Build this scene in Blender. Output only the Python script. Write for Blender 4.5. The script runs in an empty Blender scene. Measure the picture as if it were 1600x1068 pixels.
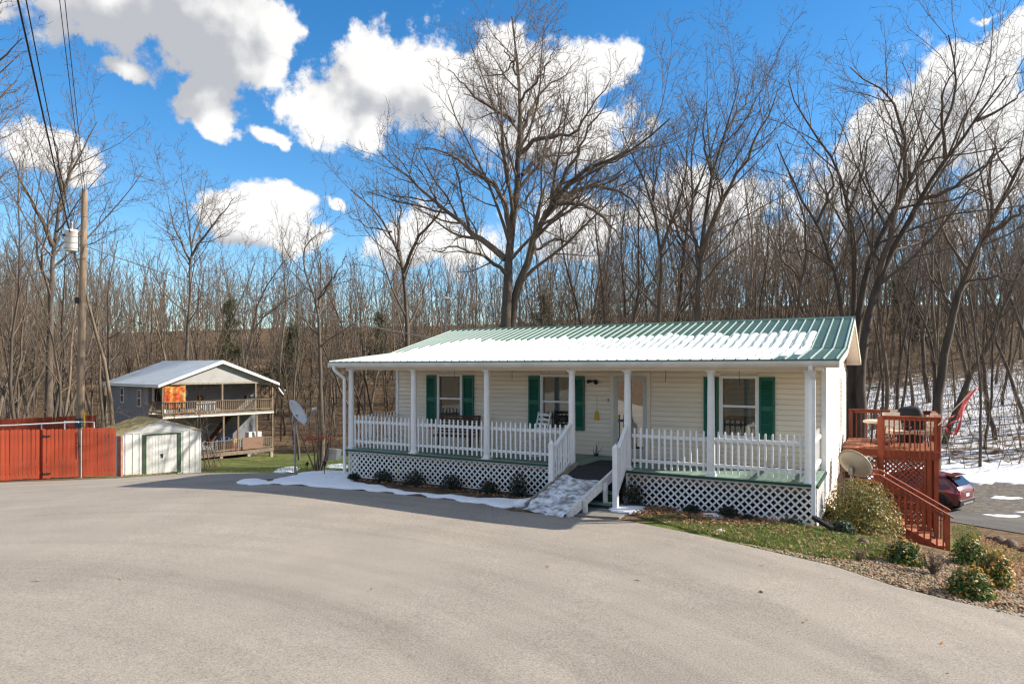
import bpy, math, random
import numpy as np
from mathutils import Vector, Matrix
from mathutils.geometry import delaunay_2d_cdt
random.seed(7); rng = np.random.default_rng(11)
PI = math.pi
SC = bpy.context.scene
COL = SC.collection
# ------------------------------------------------------------------ camera
CAMZ = 3.17; F = 1066.7; HOR = 574.0
cam_d = bpy.data.cameras.new('camera'); cam = bpy.data.objects.new('camera', cam_d); COL.objects.link(cam)
cam.location = (0, 0, CAMZ); cam.rotation_euler = (PI/2, 0, 0)
cam_d.sensor_width = 36; cam_d.lens = F/1600*36; cam_d.shift_y = (HOR-534)/1600
cam_d.clip_end = 3000; cam_d.clip_start = .05
SC.camera = cam
# ------------------------------------------------------------------ light
SUN_H = Vector((1.0, .02)).normalized(); SUN_EL = math.radians(30.7)
S = Vector((SUN_H.x*math.cos(SUN_EL), SUN_H.y*math.cos(SUN_EL), math.sin(SUN_EL)))
sd = bpy.data.lights.new('sun', 'SUN'); sd.energy = 5.0; sd.angle = math.radians(.53); sd.color = (1, .91, .77)
sun = bpy.data.objects.new('sun', sd); COL.objects.link(sun); sun.rotation_euler = (-S).to_track_quat('-Z', 'Y').to_euler()
SC.view_settings.view_transform = 'Standard'; SC.view_settings.look = 'None'
SC.view_settings.exposure = 0.95; SC.view_settings.gamma = 1
SC.cycles.max_bounces = 5; SC.cycles.diffuse_bounces = 3; SC.cycles.transparent_max_bounces = 12
SC.cycles.sample_clamp_indirect = 6; SC.cycles.caustics_reflective = False; SC.cycles.caustics_refractive = False
SC.cycles.use_denoising = True; SC.cycles.adaptive_threshold = .025
SC.cycles.pixel_filter_type = 'BLACKMAN_HARRIS'; SC.cycles.filter_width = 1.3
# ------------------------------------------------------------------ sky
world = bpy.data.worlds.new('World'); SC.world = world; world.use_nodes = True
SKY_STR = .085
def build_world():
    nt = world.node_tree; N = nt.nodes; L = nt.links; N.clear()
    out = N.new('ShaderNodeOutputWorld'); bg = N.new('ShaderNodeBackground'); bg.inputs['Strength'].default_value = SKY_STR
    L.new(bg.outputs[0], out.inputs[0])
    sky = N.new('ShaderNodeTexSky'); sky.sky_type = 'NISHITA'; sky.sun_disc = False
    sky.sun_elevation = SUN_EL; sky.sun_rotation = math.atan2(SUN_H.x, SUN_H.y)
    sky.air_density = 1.0; sky.dust_density = .25; sky.ozone_density = 2.2; sky.altitude = 300
    hs = N.new('ShaderNodeHueSaturation'); hs.inputs['Saturation'].default_value = 1.36; hs.inputs['Value'].default_value = 1.25
    L.new(sky.outputs[0], hs.inputs['Color'])
    # cloud field as a node group of a direction
    def field(fine):
      g = bpy.data.node_groups.new('cloud_field', 'ShaderNodeTree')
      g.interface.new_socket('Dir', in_out='INPUT', socket_type='NodeSocketVector')
      g.interface.new_socket('F', in_out='OUTPUT', socket_type='NodeSocketFloat')
      gn, gl = g.nodes, g.links
      gi = gn.new('NodeGroupInput'); go = gn.new('NodeGroupOutput')
      def m(op, a, b=None, c=None):
          n = gn.new('ShaderNodeMath'); n.operation = op
          for i, q in enumerate((a, b, c)):
              if q is None: continue
              if isinstance(q, (int, float)): n.inputs[i].default_value = q
              else: gl.new(q, n.inputs[i])
          return n.outputs[0]
      sep = gn.new('ShaderNodeSeparateXYZ'); gl.new(gi.outputs[0], sep.inputs[0])
      az = m('ARCTAN2', sep.outputs[0], sep.outputs[1]); el = m('ARCSINE', sep.outputs[2])
      comb = gn.new('ShaderNodeCombineXYZ'); gl.new(az, comb.inputs[0]); gl.new(el, comb.inputs[1])
      wn = gn.new('ShaderNodeTexNoise'); wn.inputs['Scale'].default_value = 14; wn.inputs['Detail'].default_value = 4 if fine else 2; gl.new(gi.outputs[0], wn.inputs['Vector'])
      wv = gn.new('ShaderNodeVectorMath'); wv.operation = 'MULTIPLY_ADD'; gl.new(wn.outputs['Color'], wv.inputs[0]); wv.inputs[1].default_value = (.11, .075, 0); gl.new(comb.outputs[0], wv.inputs[2])
      wo = gn.new('ShaderNodeVectorMath'); wo.operation = 'SUBTRACT'; gl.new(wv.outputs[0], wo.inputs[0]); wo.inputs[1].default_value = (.055, .0375, 0); comb = wo
      blobs = [  # sightings of each cumulus, turned into bearings below
          (170, 15, 170, 75, 1), (330, 40, 140, 95, 1), (430, 75, 55, 55, 1), (60, 40, 90, 70, .8),
          (200, 105, 70, 30, .8), (335, 160, 62, 56, 1), (345, 190, 50, 34, .9), (420, 212, 46, 22, .9),
          (520, 165, 85, 62, 1), (610, 125, 105, 72, 1), (690, 145, 95, 90, 1), (575, 205, 75, 36, .9),
          (800, 120, 120, 70, 1), (900, 115, 85, 58, 1), (962, 96, 34, 30, .9), (850, 210, 170, 60, .8),
          (450, 315, 70, 34, 1), (395, 350, 100, 45, .95), (470, 370, 75, 44, .95), (345, 325, 44, 24, .7), (530, 320, 30, 14, .8),
          (110, 250, 115, 36, .8), (20, 235, 60, 34, .6),
          (1575, 55, 75, 48, 1), (1520, 115, 95, 60, 1), (1440, 200, 150, 100, .95), (1330, 290, 150, 80, .85), (1560, 230, 120, 120, .9),
          (1000, 330, 300, 60, .55), (1250, 380, 260, 60, .6), (700, 380, 200, 50, .45), (1540, 8, 40, 12, .8)]
      tot = None
      for (px, py, rx, ry, w) in blobs:
          k = (px-800)/F; a = math.atan(k); e = math.atan((HOR-py)/F*math.cos(a))
          ra = rx/F*math.cos(a)**2; re = ry/F*math.cos(a)
          if not fine and rx < 90: continue
          d = gn.new('ShaderNodeVectorMath'); d.operation = 'MULTIPLY_ADD'; gl.new(comb.outputs[0], d.inputs[0]); d.inputs[1].default_value = (1/ra, 1/re, 0); d.inputs[2].default_value = (-a/ra, -e/re, 0)
          le = gn.new('ShaderNodeVectorMath'); le.operation = 'LENGTH'; gl.new(d.outputs[0], le.inputs[0])
          v = m('MULTIPLY_ADD', le.outputs['Value'], -w, 1.25*w)
          tot = v if tot is None else m('SMOOTH_MAX', tot, v, .25)
      def noise(scale, detail, rough=.55):
          n = gn.new('ShaderNodeTexNoise'); n.inputs['Scale'].default_value = scale; n.inputs['Detail'].default_value = detail
          n.inputs['Roughness'].default_value = rough
          gl.new(gi.outputs[0], n.inputs['Vector']); return n.outputs['Fac']
      # unseen cumulus outside the frame, cover thickened to whiten the ambient light
      free = m('SUBTRACT', m('MULTIPLY', m('SUBTRACT', noise(3.0, 2), .5), 4.5), -.30)
      outside = m('MULTIPLY', m('SUBTRACT', m('ABSOLUTE', az), .66), 8.0)
      outside2 = m('MULTIPLY', m('SUBTRACT', el, .53), 8.0)
      om = m('MINIMUM', m('MAXIMUM', m('MAXIMUM', outside, outside2), 0.0), 1.0)
      freev = m('SUBTRACT', free, m('MULTIPLY', m('SUBTRACT', 1.0, om), 3.0))
      tot = m('MAXIMUM', tot, freev)
      f = m('ADD', tot, m('MULTIPLY', m('SUBTRACT', noise(9, 8 if fine else 3, .66), .5), 2.5))
      gl.new(f, go.inputs[0])
      return g
    tc = N.new('ShaderNodeTexCoord')
    def grp(vec, fine):
        n = N.new('ShaderNodeGroup'); n.node_tree = field(fine); L.new(vec, n.inputs[0]); return n.outputs[0]
    f0 = grp(tc.outputs['Generated'], True)
    off = N.new('ShaderNodeVectorMath'); off.operation = 'ADD'; L.new(tc.outputs['Generated'], off.inputs[0]); off.inputs[1].default_value = (.028, 0, .034)
    nrm = N.new('ShaderNodeVectorMath'); nrm.operation = 'NORMALIZE'; L.new(off.outputs[0], nrm.inputs[0])
    f1 = grp(nrm.outputs[0], False)
    def mr(v, a, b, lo, hi):
        n = N.new('ShaderNodeMapRange'); n.interpolation_type = 'SMOOTHSTEP'
        L.new(v, n.inputs[0]); n.inputs[1].default_value = a; n.inputs[2].default_value = b; n.inputs[3].default_value = lo; n.inputs[4].default_value = hi
        return n.outputs[0]
    mask = mr(f0, .22, .52, 0, .97)
    dsub = N.new('ShaderNodeMath'); dsub.operation = 'SUBTRACT'; L.new(f1, dsub.inputs[0]); L.new(f0, dsub.inputs[1])
    dmul = N.new('ShaderNodeMath'); dmul.operation = 'MULTIPLY_ADD'; L.new(f1, dmul.inputs[0]); dmul.inputs[1].default_value = .55; L.new(dsub.outputs[0], dmul.inputs[2])
    # the big cloud overhead on the left shows its thick grey underside
    k = (270-800)/F; a = math.atan(k); e = math.atan((HOR-15)/F*math.cos(a)); sp = Vector((math.sin(a)*math.cos(e), math.cos(a)*math.cos(e), math.sin(e)))
    ds = N.new('ShaderNodeVectorMath'); ds.operation = 'DISTANCE'; L.new(tc.outputs['Generated'], ds.inputs[0]); ds.inputs[1].default_value = sp
    und = mr(ds.outputs['Value'], .10, .24, .8, 0)
    da = N.new('ShaderNodeMath'); da.operation = 'ADD'; L.new(dmul.outputs[0], da.inputs[0]); L.new(und, da.inputs[1])
    sh = mr(da.outputs[0], .05, 1.3, 0, 1)
    ramp = N.new('ShaderNodeMixRGB'); L.new(sh, ramp.inputs[0])
    W = 6.4
    ramp.inputs[1].default_value = (W, W*.985, W*.96, 1); ramp.inputs[2].default_value = (W*.52, W*.53, W*.56, 1)
    mix = N.new('ShaderNodeMixRGB'); L.new(mask, mix.inputs[0]); L.new(hs.outputs[0], mix.inputs[1]); L.new(ramp.outputs[0], mix.inputs[2])
    L.new(mix.outputs[0], bg.inputs['Color'])
build_world()
world.cycles.sampling_method = 'MANUAL'; world.cycles.sample_map_resolution = 512

# ------------------------------------------------------------------ ground form
TH = math.radians(29.07); CU, SU = math.cos(TH), math.sin(TH)
H0 = (-4.71, 20.0)                                   # left porch column, origin of the house frame
def W2(u, v): return (H0[0]+CU*u+SU*v, H0[1]-SU*u+CU*v)
def UVl(x, y):
    dx, dy = x-H0[0], y-H0[1]
    return dx*CU-dy*SU, dx*SU+dy*CU
def U(px, v):                                        # bearing -> distance along the facade
    k = (px-800)/F; b = W2(0, v)
    return (k*b[1]-b[0])/(CU+SU*k)
CP = [(0,0,0),(-5,5,0),(5,5,0),(0,10,0),(-8,10,0),(-15,8,-.1),(6,9,-.04),(-10,0,0),(10,0,0),(0,-12,.1),(-16,-12,.1),(16,-12,.0),(0,-20,3.5),(-20,-20,3.5),(16,-22,3),(0,-32,8),(-25,-34,8),(20,-36,7),(20,2,-.5),(-25,2,-.2),
 (-4.7,19.5,0),(0,17,0),(6,13.6,-.04),(-8,17,-.03),(-12,17,-.2),(0,14,0),(-4,14,0),
 (3,22,-.3),(-2,25,-.7),(11,22,-1.5),(0,29,-1.5),(9,27,-2.0),(3,33,-2.4),
 (-15.8,23.8,-.75),(-14.5,28.5,-1.25),(-6.8,21.5,-.2),(-9,28.5,-1.2),(-20,54,-4.0),(-30,54,-4.0),(-12,54,-4.1),(-5,58,-4.4),(-3,42,-2.9),(-30,30,-1.5),(-30,15,-.4),(-45,60,-4),(-25,44,-3),
 (-40,90,-1.5),(-14,88,-2.0),(2,75,-3.2),(-50,130,8.5),(0,130,9),(2,48,-3.4),(12,44,-3.2),(18,60,-.3),(-80,100,2),(-90,50,-3),(-60,20,-1),
 (11.4,17.9,-1.62),(9.3,14.6,-.75),(8.2,9.9,-.3),(12,11.5,-.95),(16,15,-1.8),(19,29,-2.87),(25,33,-2.9),(17,23,-2.5),(26,26,-2.7),(36,31,-2.8),(23,36,-2.8),(20,8,-1.2),(26,15,-2.0),
 (28,45,-.9),(35,60,2.2),(46,50,2),(30,80,6),(50,100,11),(62,72,6.5),(70,45,2),(60,20,-2),(40,140,15),(90,130,15),(0,220,17),(-100,220,15),(120,220,20),(-150,120,6),(150,100,12),(110,30,0),(-120,0,-1),(120,-40,-1),(-120,-80,6),(0,-90,12),(100,-100,0)]
CPa = np.array(CP, float)
def _tps_fit(P, z, lam=.15):
    n = len(P); d = np.linalg.norm(P[:, None]-P[None], axis=2); K = np.where(d > 0, d*d*np.log(d+1e-9), 0)+lam*np.eye(n)*10
    A = np.zeros((n+3, n+3)); A[:n, :n] = K; A[:n, n] = 1; A[:n, n+1:] = P; A[n, :n] = 1; A[n+1:, :n] = P.T
    return np.linalg.solve(A, np.r_[z, 0, 0, 0])
_w = _tps_fit(CPa[:, :2], CPa[:, 2])
def gz(x, y):
    x = np.asarray(x, float); y = np.asarray(y, float); sh = x.shape
    X = np.stack([x.ravel(), y.ravel()], 1); n = len(CPa)
    o = np.empty(len(X))
    for i in range(0, len(X), 20000):
        q = X[i:i+20000]; d = np.linalg.norm(q[:, None]-CPa[None, :, :2], axis=2)
        o[i:i+20000] = np.where(d > 0, d*d*np.log(d+1e-9), 0) @ _w[:n] + _w[n] + q @ _w[n+1:]
    return o.reshape(sh)
def gz1(x, y): return float(gz(np.array([x]), np.array([y]))[0])
def G(px, py):                                       # where a sight line meets the ground
    k = (px-800)/F; s = (HOR-py)/F; d = 4.0; prev = d
    while d < 140:
        if CAMZ+s*d <= gz1(k*d, d): break
        prev = d; d += .5
    for _ in range(12):
        mid = (prev+d)/2
        if CAMZ+s*mid <= gz1(k*mid, mid): d = mid
        else: prev = mid
    return (k*d, d)
def P3(px, py, d): return np.array([(px-800)/F*d, d, CAMZ+(HOR-py)/F*d])
# ------------------------------------------------------------------ helpers
def tag(o, label=None, cat=None, group=None, kind=None):
    if label: o['label'] = label
    if cat: o['category'] = cat
    if group: o['group'] = group
    if kind: o['kind'] = kind
    return o
def empty(name, loc, rz=0):
    o = bpy.data.objects.new(name, None); COL.objects.link(o); o.location = loc; o.rotation_euler = (0, 0, rz); o.empty_display_size = .2
    return o
def thing(name, loc, label, cat, group=None, rz=0):
    return tag(empty(name, loc, rz), label, cat, group)
def link(name, me, parent=None):
    o = bpy.data.objects.new(name, me); COL.objects.link(o)
    if parent is not None: o.parent = parent
    return o
class MB:
    def __init__(s): s.v = []; s.f = []; s.sm = []
    def add(s, vs, fs, smooth=False):
        b = len(s.v); s.v += [tuple(p) for p in vs]; s.f += [tuple(i+b for i in f) for f in fs]; s.sm += [smooth]*len(fs); return s
    def box(s, x0, x1, y0, y1, z0, z1):
        v = [(x0,y0,z0),(x1,y0,z0),(x1,y1,z0),(x0,y1,z0),(x0,y0,z1),(x1,y0,z1),(x1,y1,z1),(x0,y1,z1)]
        return s.add(v, [(3,2,1,0),(4,5,6,7),(0,1,5,4),(1,2,6,5),(2,3,7,6),(3,0,4,7)])
    def bar(s, p0, p1, w, h, up=(0,0,1)):           # box beam from p0 to p1
        p0 = Vector(p0); p1 = Vector(p1); t = (p1-p0).normalized(); up = Vector(up)
        a = t.cross(up)
        if a.length < 1e-4: a = t.cross(Vector((1,0,0)))
        a.normalize(); b = a.cross(t).normalized()
        v = []
        for p in (p0, p1):
            for (i, j) in ((-1,-1),(1,-1),(1,1),(-1,1)): v.append(p+a*(i*w/2)+b*(j*h/2))
        return s.add(v, [(0,1,2,3),(7,6,5,4),(4,5,1,0),(5,6,2,1),(6,7,3,2),(7,4,0,3)])
    def tube(s, pts, rad, n=8, cap=True, smooth=True):
        pts = [Vector(p) for p in pts]; k = len(pts)
        if isinstance(rad, (int, float)): rad = [rad]*k
        mt = (pts[-1]-pts[0]); mt = mt.normalized() if mt.length > 1e-6 else Vector((0,0,1))
        ref = Vector((0,0,1)) if abs(mt.z) < .85 else Vector((1,0,0))
        vs = []
        for i, p in enumerate(pts):
            t = (pts[min(i+1,k-1)]-pts[max(i-1,0)]).normalized(); a = t.cross(ref).normalized(); b = a.cross(t).normalized()
            for j in range(n):
                q = 2*PI*j/n; vs.append(p+a*math.cos(q)*rad[i]+b*math.sin(q)*rad[i])
        fs = [(i*n+j, i*n+(j+1)%n, (i+1)*n+(j+1)%n, (i+1)*n+j) for i in range(k-1) for j in range(n)]
        s.add(vs, fs, smooth)
        if cap:
            s.add(vs[:n], [tuple(range(n-1,-1,-1))]); s.add(vs[-n:], [tuple(range(n))])
        return s
    def lathe(s, prof, n=16, c=(0,0,0), smooth=True):   # prof: (r, z)
        vs = [(c[0]+r*math.cos(2*PI*j/n), c[1]+r*math.sin(2*PI*j/n), c[2]+z) for (r, z) in prof for j in range(n)]
        fs = [(i*n+j, i*n+(j+1)%n, (i+1)*n+(j+1)%n, (i+1)*n+j) for i in range(len(prof)-1) for j in range(n)]
        s.add(vs, fs, smooth)
        if prof[0][0] > 1e-5: s.add(vs[:n], [tuple(range(n-1,-1,-1))])
        if prof[-1][0] > 1e-5: s.add(vs[-n:], [tuple(range(n))])
        return s
    def prism(s, poly, axis, a0, a1):               # polygon in the two other axes, extruded along axis
        def P(q, a): return {'x': (a, q[0], q[1]), 'y': (q[0], a, q[1]), 'z': (q[0], q[1], a)}[axis]
        n = len(poly); vs = [P(q, a0) for q in poly]+[P(q, a1) for q in poly]
        fs = [tuple(range(n-1,-1,-1)), tuple(range(n, 2*n))]+[(i, (i+1)%n, n+(i+1)%n, n+i) for i in range(n)]
        return s.add(vs, fs)
    def mesh(s, name, mat=None):
        me = bpy.data.meshes.new(name); me.from_pydata(s.v, [], s.f); me.polygons.foreach_set('use_smooth', s.sm)
        if mat: me.materials.append(mat)
        me.validate(); me.update()
        import bmesh
        bm = bmesh.new(); bm.from_mesh(me); bmesh.ops.recalc_face_normals(bm, faces=bm.faces); bm.to_mesh(me); bm.free()
        return me
    def build(s, name, mat, parent=None): return link(name, s.mesh(name, mat), parent)
def np_mesh(name, V, Q, mat=None, smooth=True):
    V = np.asarray(V, np.float32); Q = np.asarray(Q, np.int32); k = Q.shape[1]
    me = bpy.data.meshes.new(name); me.vertices.add(len(V)); me.vertices.foreach_set('co', V.ravel())
    me.loops.add(Q.size); me.loops.foreach_set('vertex_index', Q.ravel())
    me.polygons.add(len(Q)); me.polygons.foreach_set('loop_start', np.arange(0, Q.size, k, dtype=np.int32))
    me.polygons.foreach_set('use_smooth', np.full(len(Q), smooth))
    if mat: me.materials.append(mat)
    me.update(calc_edges=True); me.validate(); return me
def copy_tree(o, parent=None):
    c = o.copy(); COL.objects.link(c); c.parent = parent
    for ch in list(o.children): copy_tree(ch, c)
    return c
# ------------------------------------------------------------------ materials
def mat(name, col, rough=.7, var=.12, scale=6., bump=0., bscale=None, col2=None, metal=0., spec=.4, rnd=0., coat=0., stretch=(1,1,1), detail=6, coords='Object'):
    m = bpy.data.materials.new(name); m.use_nodes = True; nt = m.node_tree; N = nt.nodes; L = nt.links
    b = N['Principled BSDF']; b.inputs['Roughness'].default_value = rough; b.inputs['Metallic'].default_value = metal
    b.inputs['Specular IOR Level'].default_value = spec; b.inputs['Coat Weight'].default_value = coat
    tc = N.new('ShaderNodeTexCoord'); mp = N.new('ShaderNodeMapping'); mp.inputs['Scale'].default_value = stretch
    if coords == 'World':
        ge = N.new('ShaderNodeNewGeometry'); L.new(ge.outputs['Position'], mp.inputs[0])
    else: L.new(tc.outputs[coords], mp.inputs[0])
    n = N.new('ShaderNodeTexNoise'); n.inputs['Scale'].default_value = scale; n.inputs['Detail'].default_value = detail; n.inputs['Roughness'].default_value = .6
    L.new(mp.outputs[0], n.inputs['Vector'])
    c1 = tuple(col)+(1,); c2 = tuple(col2)+(1,) if col2 else tuple(max(0, x*(1-var*2)) for x in col)+(1,)
    cr = N.new('ShaderNodeValToRGB'); cr.color_ramp.elements[0].position = .3; cr.color_ramp.elements[1].position = .7
    cr.color_ramp.elements[0].color = c2; cr.color_ramp.elements[1].color = c1 if col2 else tuple(min(1, x*(1+var*.5)) for x in col)+(1,)
    L.new(n.outputs['Fac'], cr.inputs[0]); o = cr.outputs[0]
    if rnd:
        oi = N.new('ShaderNodeObjectInfo'); hs = N.new('ShaderNodeHueSaturation')
        mr = N.new('ShaderNodeMapRange'); L.new(oi.outputs['Random'], mr.inputs[0]); mr.inputs[3].default_value = 1-rnd; mr.inputs[4].default_value = 1+rnd
        L.new(mr.outputs[0], hs.inputs['Value']); L.new(o, hs.inputs['Color']); o = hs.outputs[0]
    L.new(o, b.inputs['Base Color'])
    if bump:
        n2 = N.new('ShaderNodeTexNoise'); n2.inputs['Scale'].default_value = bscale or scale*4; n2.inputs['Detail'].default_value = 5
        L.new(mp.outputs[0], n2.inputs['Vector'])
        bp = N.new('ShaderNodeBump'); bp.inputs['Strength'].default_value = bump; bp.inputs['Distance'].default_value = .02
        L.new(n2.outputs['Fac'], bp.inputs['Height']); L.new(bp.outputs[0], b.inputs['Normal'])
    m['bsdf'] = 1
    return m
def glass(name, tint=(.02,.025,.03), rough=.03, opacity=.75, mirror=0.):
    m = bpy.data.materials.new(name); m.use_nodes = True; nt = m.node_tree; N = nt.nodes; L = nt.links
    b = N['Principled BSDF']; b.inputs['Base Color'].default_value = tint+(1,); b.inputs['Roughness'].default_value = rough
    b.inputs['Specular IOR Level'].default_value = .9; b.inputs['IOR'].default_value = 1.6
    t = N.new('ShaderNodeBsdfTransparent'); t.inputs[0].default_value = (.8,.85,.85,1); mx = N.new('ShaderNodeMixShader')
    fr = N.new('ShaderNodeLayerWeight'); fr.inputs[0].default_value = .35
    ma = N.new('ShaderNodeMath'); ma.operation = 'MULTIPLY_ADD'; ma.use_clamp = True; L.new(fr.outputs['Fresnel'], ma.inputs[0]); ma.inputs[1].default_value = .6; ma.inputs[2].default_value = opacity
    L.new(ma.outputs[0], mx.inputs[0]); L.new(t.outputs[0], mx.inputs[1]); L.new(b.outputs[0], mx.inputs[2])
    gl = N.new('ShaderNodeBsdfGlossy'); gl.inputs['Roughness'].default_value = .02; gl.inputs['Color'].default_value = (.85,.85,.85,1)
    m2 = N.new('ShaderNodeMixShader'); m2.inputs[0].default_value = mirror; L.new(mx.outputs[0], m2.inputs[1]); L.new(gl.outputs[0], m2.inputs[2])
    L.new(m2.outputs[0], N['Material Output'].inputs[0]); return m
M = {}
M['siding'] = mat('vinyl_siding', (.83,.715,.575), .55, .05, 2.5, .05, 30, rnd=.02, stretch=(.3,1,3))
M['white'] = mat('white_paint', (.80,.80,.79), .5, .05, 5, .04, rnd=.03)
M['white_worn'] = mat('worn_white_paint', (.74,.73,.70), .65, .14, 9, .15, rnd=.06)
M['trim'] = mat('cream_trim', (.74,.66,.55), .5, .05, 3)
M['gutter'] = mat('gutter_metal', (.70,.68,.63), .4, .08, 3, spec=.5)
M['roof_green'] = mat('green_roof_metal', (.050,.110,.085), .42, .10, 3, .03, metal=.0, spec=.6, stretch=(1,.3,1), coords='World')
M['roof_rib'] = mat('glint_rib_metal', (.30,.39,.35), .32, .1, 4, spec=.6)  # metal glints on the ribs painted in as a pale base colour
M['porch_green'] = mat('green_floor_paint', (.21,.30,.25), .55, .18, 5, .08, rnd=.14)
M['edge_green'] = mat('dark_green_trim', (.018,.065,.048), .5, .1, 5)
M['shutter'] = mat('shutter_green', (.008,.125,.083), .45, .08, 6)
M['brown_wood'] = mat('brown_weathered_wood', (.215,.165,.12), .85, .2, 6, .25, rnd=.16, stretch=(1,1,.3))
M['ceiling'] = mat('porch_ceiling_white', (.80,.77,.71), .5, .05, 3)
M['joist'] = mat('treated_lumber', (.27,.145,.07), .8, .2, 5, .1, rnd=.1)
M['grey_wood'] = mat('weathered_wood', (.34,.295,.24), .85, .2, 6, .25, rnd=.14, stretch=(1,1,.3))
M['red_wood'] = mat('red_stained_wood', (.30,.075,.038), .62, .14, 4, .12, rnd=.13)
M['red_board'] = mat('red_deck_board', (.42,.17,.095), .6, .18, 3, .12, rnd=.15)
M['fence_red'] = mat('orange_red_fence_stain', (.32,.045,.014), .7, .22, 3, .15, rnd=.13, stretch=(3,3,.35))
M['dark'] = mat('black_plastic', (.012,.012,.013), .45, .1, 6)
M['iron'] = mat('dark_metal', (.03,.03,.032), .4, .1, 8, metal=.3)
M['brass'] = mat('brass', (.65,.42,.12), .3, .1, 8, metal=.9)
M['bench'] = mat('brown_bench_wood', (.085,.035,.02), .5, .2, 6, .05, rnd=.12)
M['blind'] = mat('blind_slats', (.62,.60,.56), .6, .05, 5)
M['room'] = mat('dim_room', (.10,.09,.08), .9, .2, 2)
M['glass'] = glass('window_glass', opacity=.10, mirror=.10); M['glass_door'] = glass('door_glass', (.03,.033,.035), .02, .45, mirror=.40)
M['carglass'] = glass('car_glass', (.01,.012,.014), .02, .85)
M['snow'] = mat('snow', (.86,.88,.91), .75, .03, 6, .6, 9, spec=.2, coords='World')
M['mat_rubber'] = mat('dark_ramp_mat', (.035,.035,.037), .9, .2, 12, .2)
M['dish'] = mat('dish_grey', (.26,.26,.235), .45, .06, 4)
M['dish_white'] = mat('dish_white', (.74,.74,.72), .45, .06, 4)
M['steel'] = mat('galvanised_steel', (.30,.31,.32), .42, .12, 6, metal=.6)
M['canvas'] = mat('cream_canvas', (.62,.56,.46), .85, .12, 8, .1)
M['grill'] = mat('black_cover', (.018,.018,.02), .65, .2, 4, .4, 6)
M['rubber'] = mat('tyre_rubber', (.016,.016,.017), .8, .1, 20)
M['carpaint'] = mat('maroon_car_paint', (.13,.008,.013), .28, .05, 3, spec=.6, coat=.8)
M['cladding'] = mat('black_cladding', (.02,.02,.022), .6, .1, 8)
M['lamp_red'] = mat('red_lamp', (.55,.012,.02), .15, .05, 8, spec=.7, coat=1)
M['silver'] = mat('silver_trim', (.55,.55,.56), .3, .05, 8, metal=.7)
M['plate'] = mat('number_plate', (.72,.72,.68), .4, .05, 8)
M['yellow'] = mat('yellow_plastic', (.62,.36,.02), .5, .06, 8)
M['flag_red'] = mat('faded_red_cloth', (.62,.05,.07), .85, .25, 9, .2, col2=(.72,.25,.25))
M['flag_white'] = mat('off_white_cloth', (.74,.71,.68), .85, .1, 6)
def wave_mat(name, col, period, axis='Z', rough=.6, depth=.35, var=.08):
    m = mat(name, col, rough, var, 1.2); nt = m.node_tree; N = nt.nodes; L = nt.links
    tc = N.new('ShaderNodeTexCoord'); w = N.new('ShaderNodeTexWave'); w.wave_type = 'BANDS'; w.bands_direction = axis; w.wave_profile = 'SAW'
    w.inputs['Scale'].default_value = .314159/period
    L.new(tc.outputs['Object'], w.inputs[0]); bp = N.new('ShaderNodeBump'); bp.inputs['Strength'].default_value = depth; bp.inputs['Distance'].default_value = .03
    L.new(w.outputs['Fac'], bp.inputs['Height']); L.new(bp.outputs[0], N['Principled BSDF'].inputs['Normal']); return m
M['grey_siding'] = wave_mat('grey_vinyl_siding', (.22,.228,.255), .11, 'Z', .6, .6)
M['grey_roof'] = wave_mat('pale_metal_roof', (.47,.52,.56), .3, 'X', .35, .3)
M['olive_roof'] = mat('olive_shed_roof', (.33,.27,.13), .55, .15, 3, .1, rnd=.06)
M['shed_white'] = mat('white_shed_metal', (.63,.63,.61), .4, .07, 2.5, .03, stretch=(1,1,.25), rnd=.03)
M['shed_green'] = mat('green_shed_trim', (.05,.085,.045), .5, .1, 5)
M['pole_wood'] = mat('pole_wood', (.37,.275,.185), .85, .16, 7, .5, stretch=(6,6,.3), col2=(.17,.12,.085))
M['wire'] = mat('black_cable', (.015,.015,.017), .6, .05, 8); M['wire_grey'] = mat('grey_cable', (.30,.29,.27), .6, .05, 8)
def bark(name, c1, c2): return mat(name, c1, .9, .2, 3.5, .5, 14, col2=c2, stretch=(1,1,.35), rnd=.16, coords='Object')
M['bark'] = bark('grey_bark', (.135,.108,.084), (.068,.054,.043))
M['bark_dark'] = bark('dark_bark', (.105,.085,.068), (.048,.038,.031))
M['bark_tan'] = bark('tan_bark', (.20,.158,.113), (.105,.08,.057))
M['twig'] = mat('twig_bark', (.15,.115,.088), .9, .15, 2, rnd=.14)
M['twig_tan'] = mat('tan_twig', (.165,.122,.087), .9, .15, 2, rnd=.14)
def leafmat(name, c1, c2, c3=None, scale=9):
    m = mat(name, c1, .5, .2, scale, col2=c2, rnd=.05, detail=2); nt = m.node_tree; N = nt.nodes; L = nt.links; b = N['Principled BSDF']
    b.inputs['Subsurface Weight'].default_value = 0
    t = N.new('ShaderNodeBsdfTranslucent'); t.inputs[0].default_value = tuple(c1)+(1,); mx = N.new('ShaderNodeMixShader'); mx.inputs[0].default_value = .22
    L.new(b.outputs[0], mx.inputs[1]); L.new(t.outputs[0], mx.inputs[2]); L.new(mx.outputs[0], N['Material Output'].inputs[0]); return m
M['box_leaf'] = leafmat('boxwood_leaf', (.028,.042,.022), (.014,.02,.012))
M['shrub_leaf'] = leafmat('olive_shrub_leaf', (.25,.22,.06), (.12,.125,.035), scale=5)
M['nandina'] = leafmat('nandina_leaf', (.10,.16,.025), (.035,.075,.015), scale=6)
M['nandina_tip'] = leafmat('nandina_orange_tip', (.46,.33,.05), (.50,.15,.035), scale=6)
M['juniper'] = leafmat('juniper_leaf', (.045,.085,.035), (.025,.05,.02))
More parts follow.
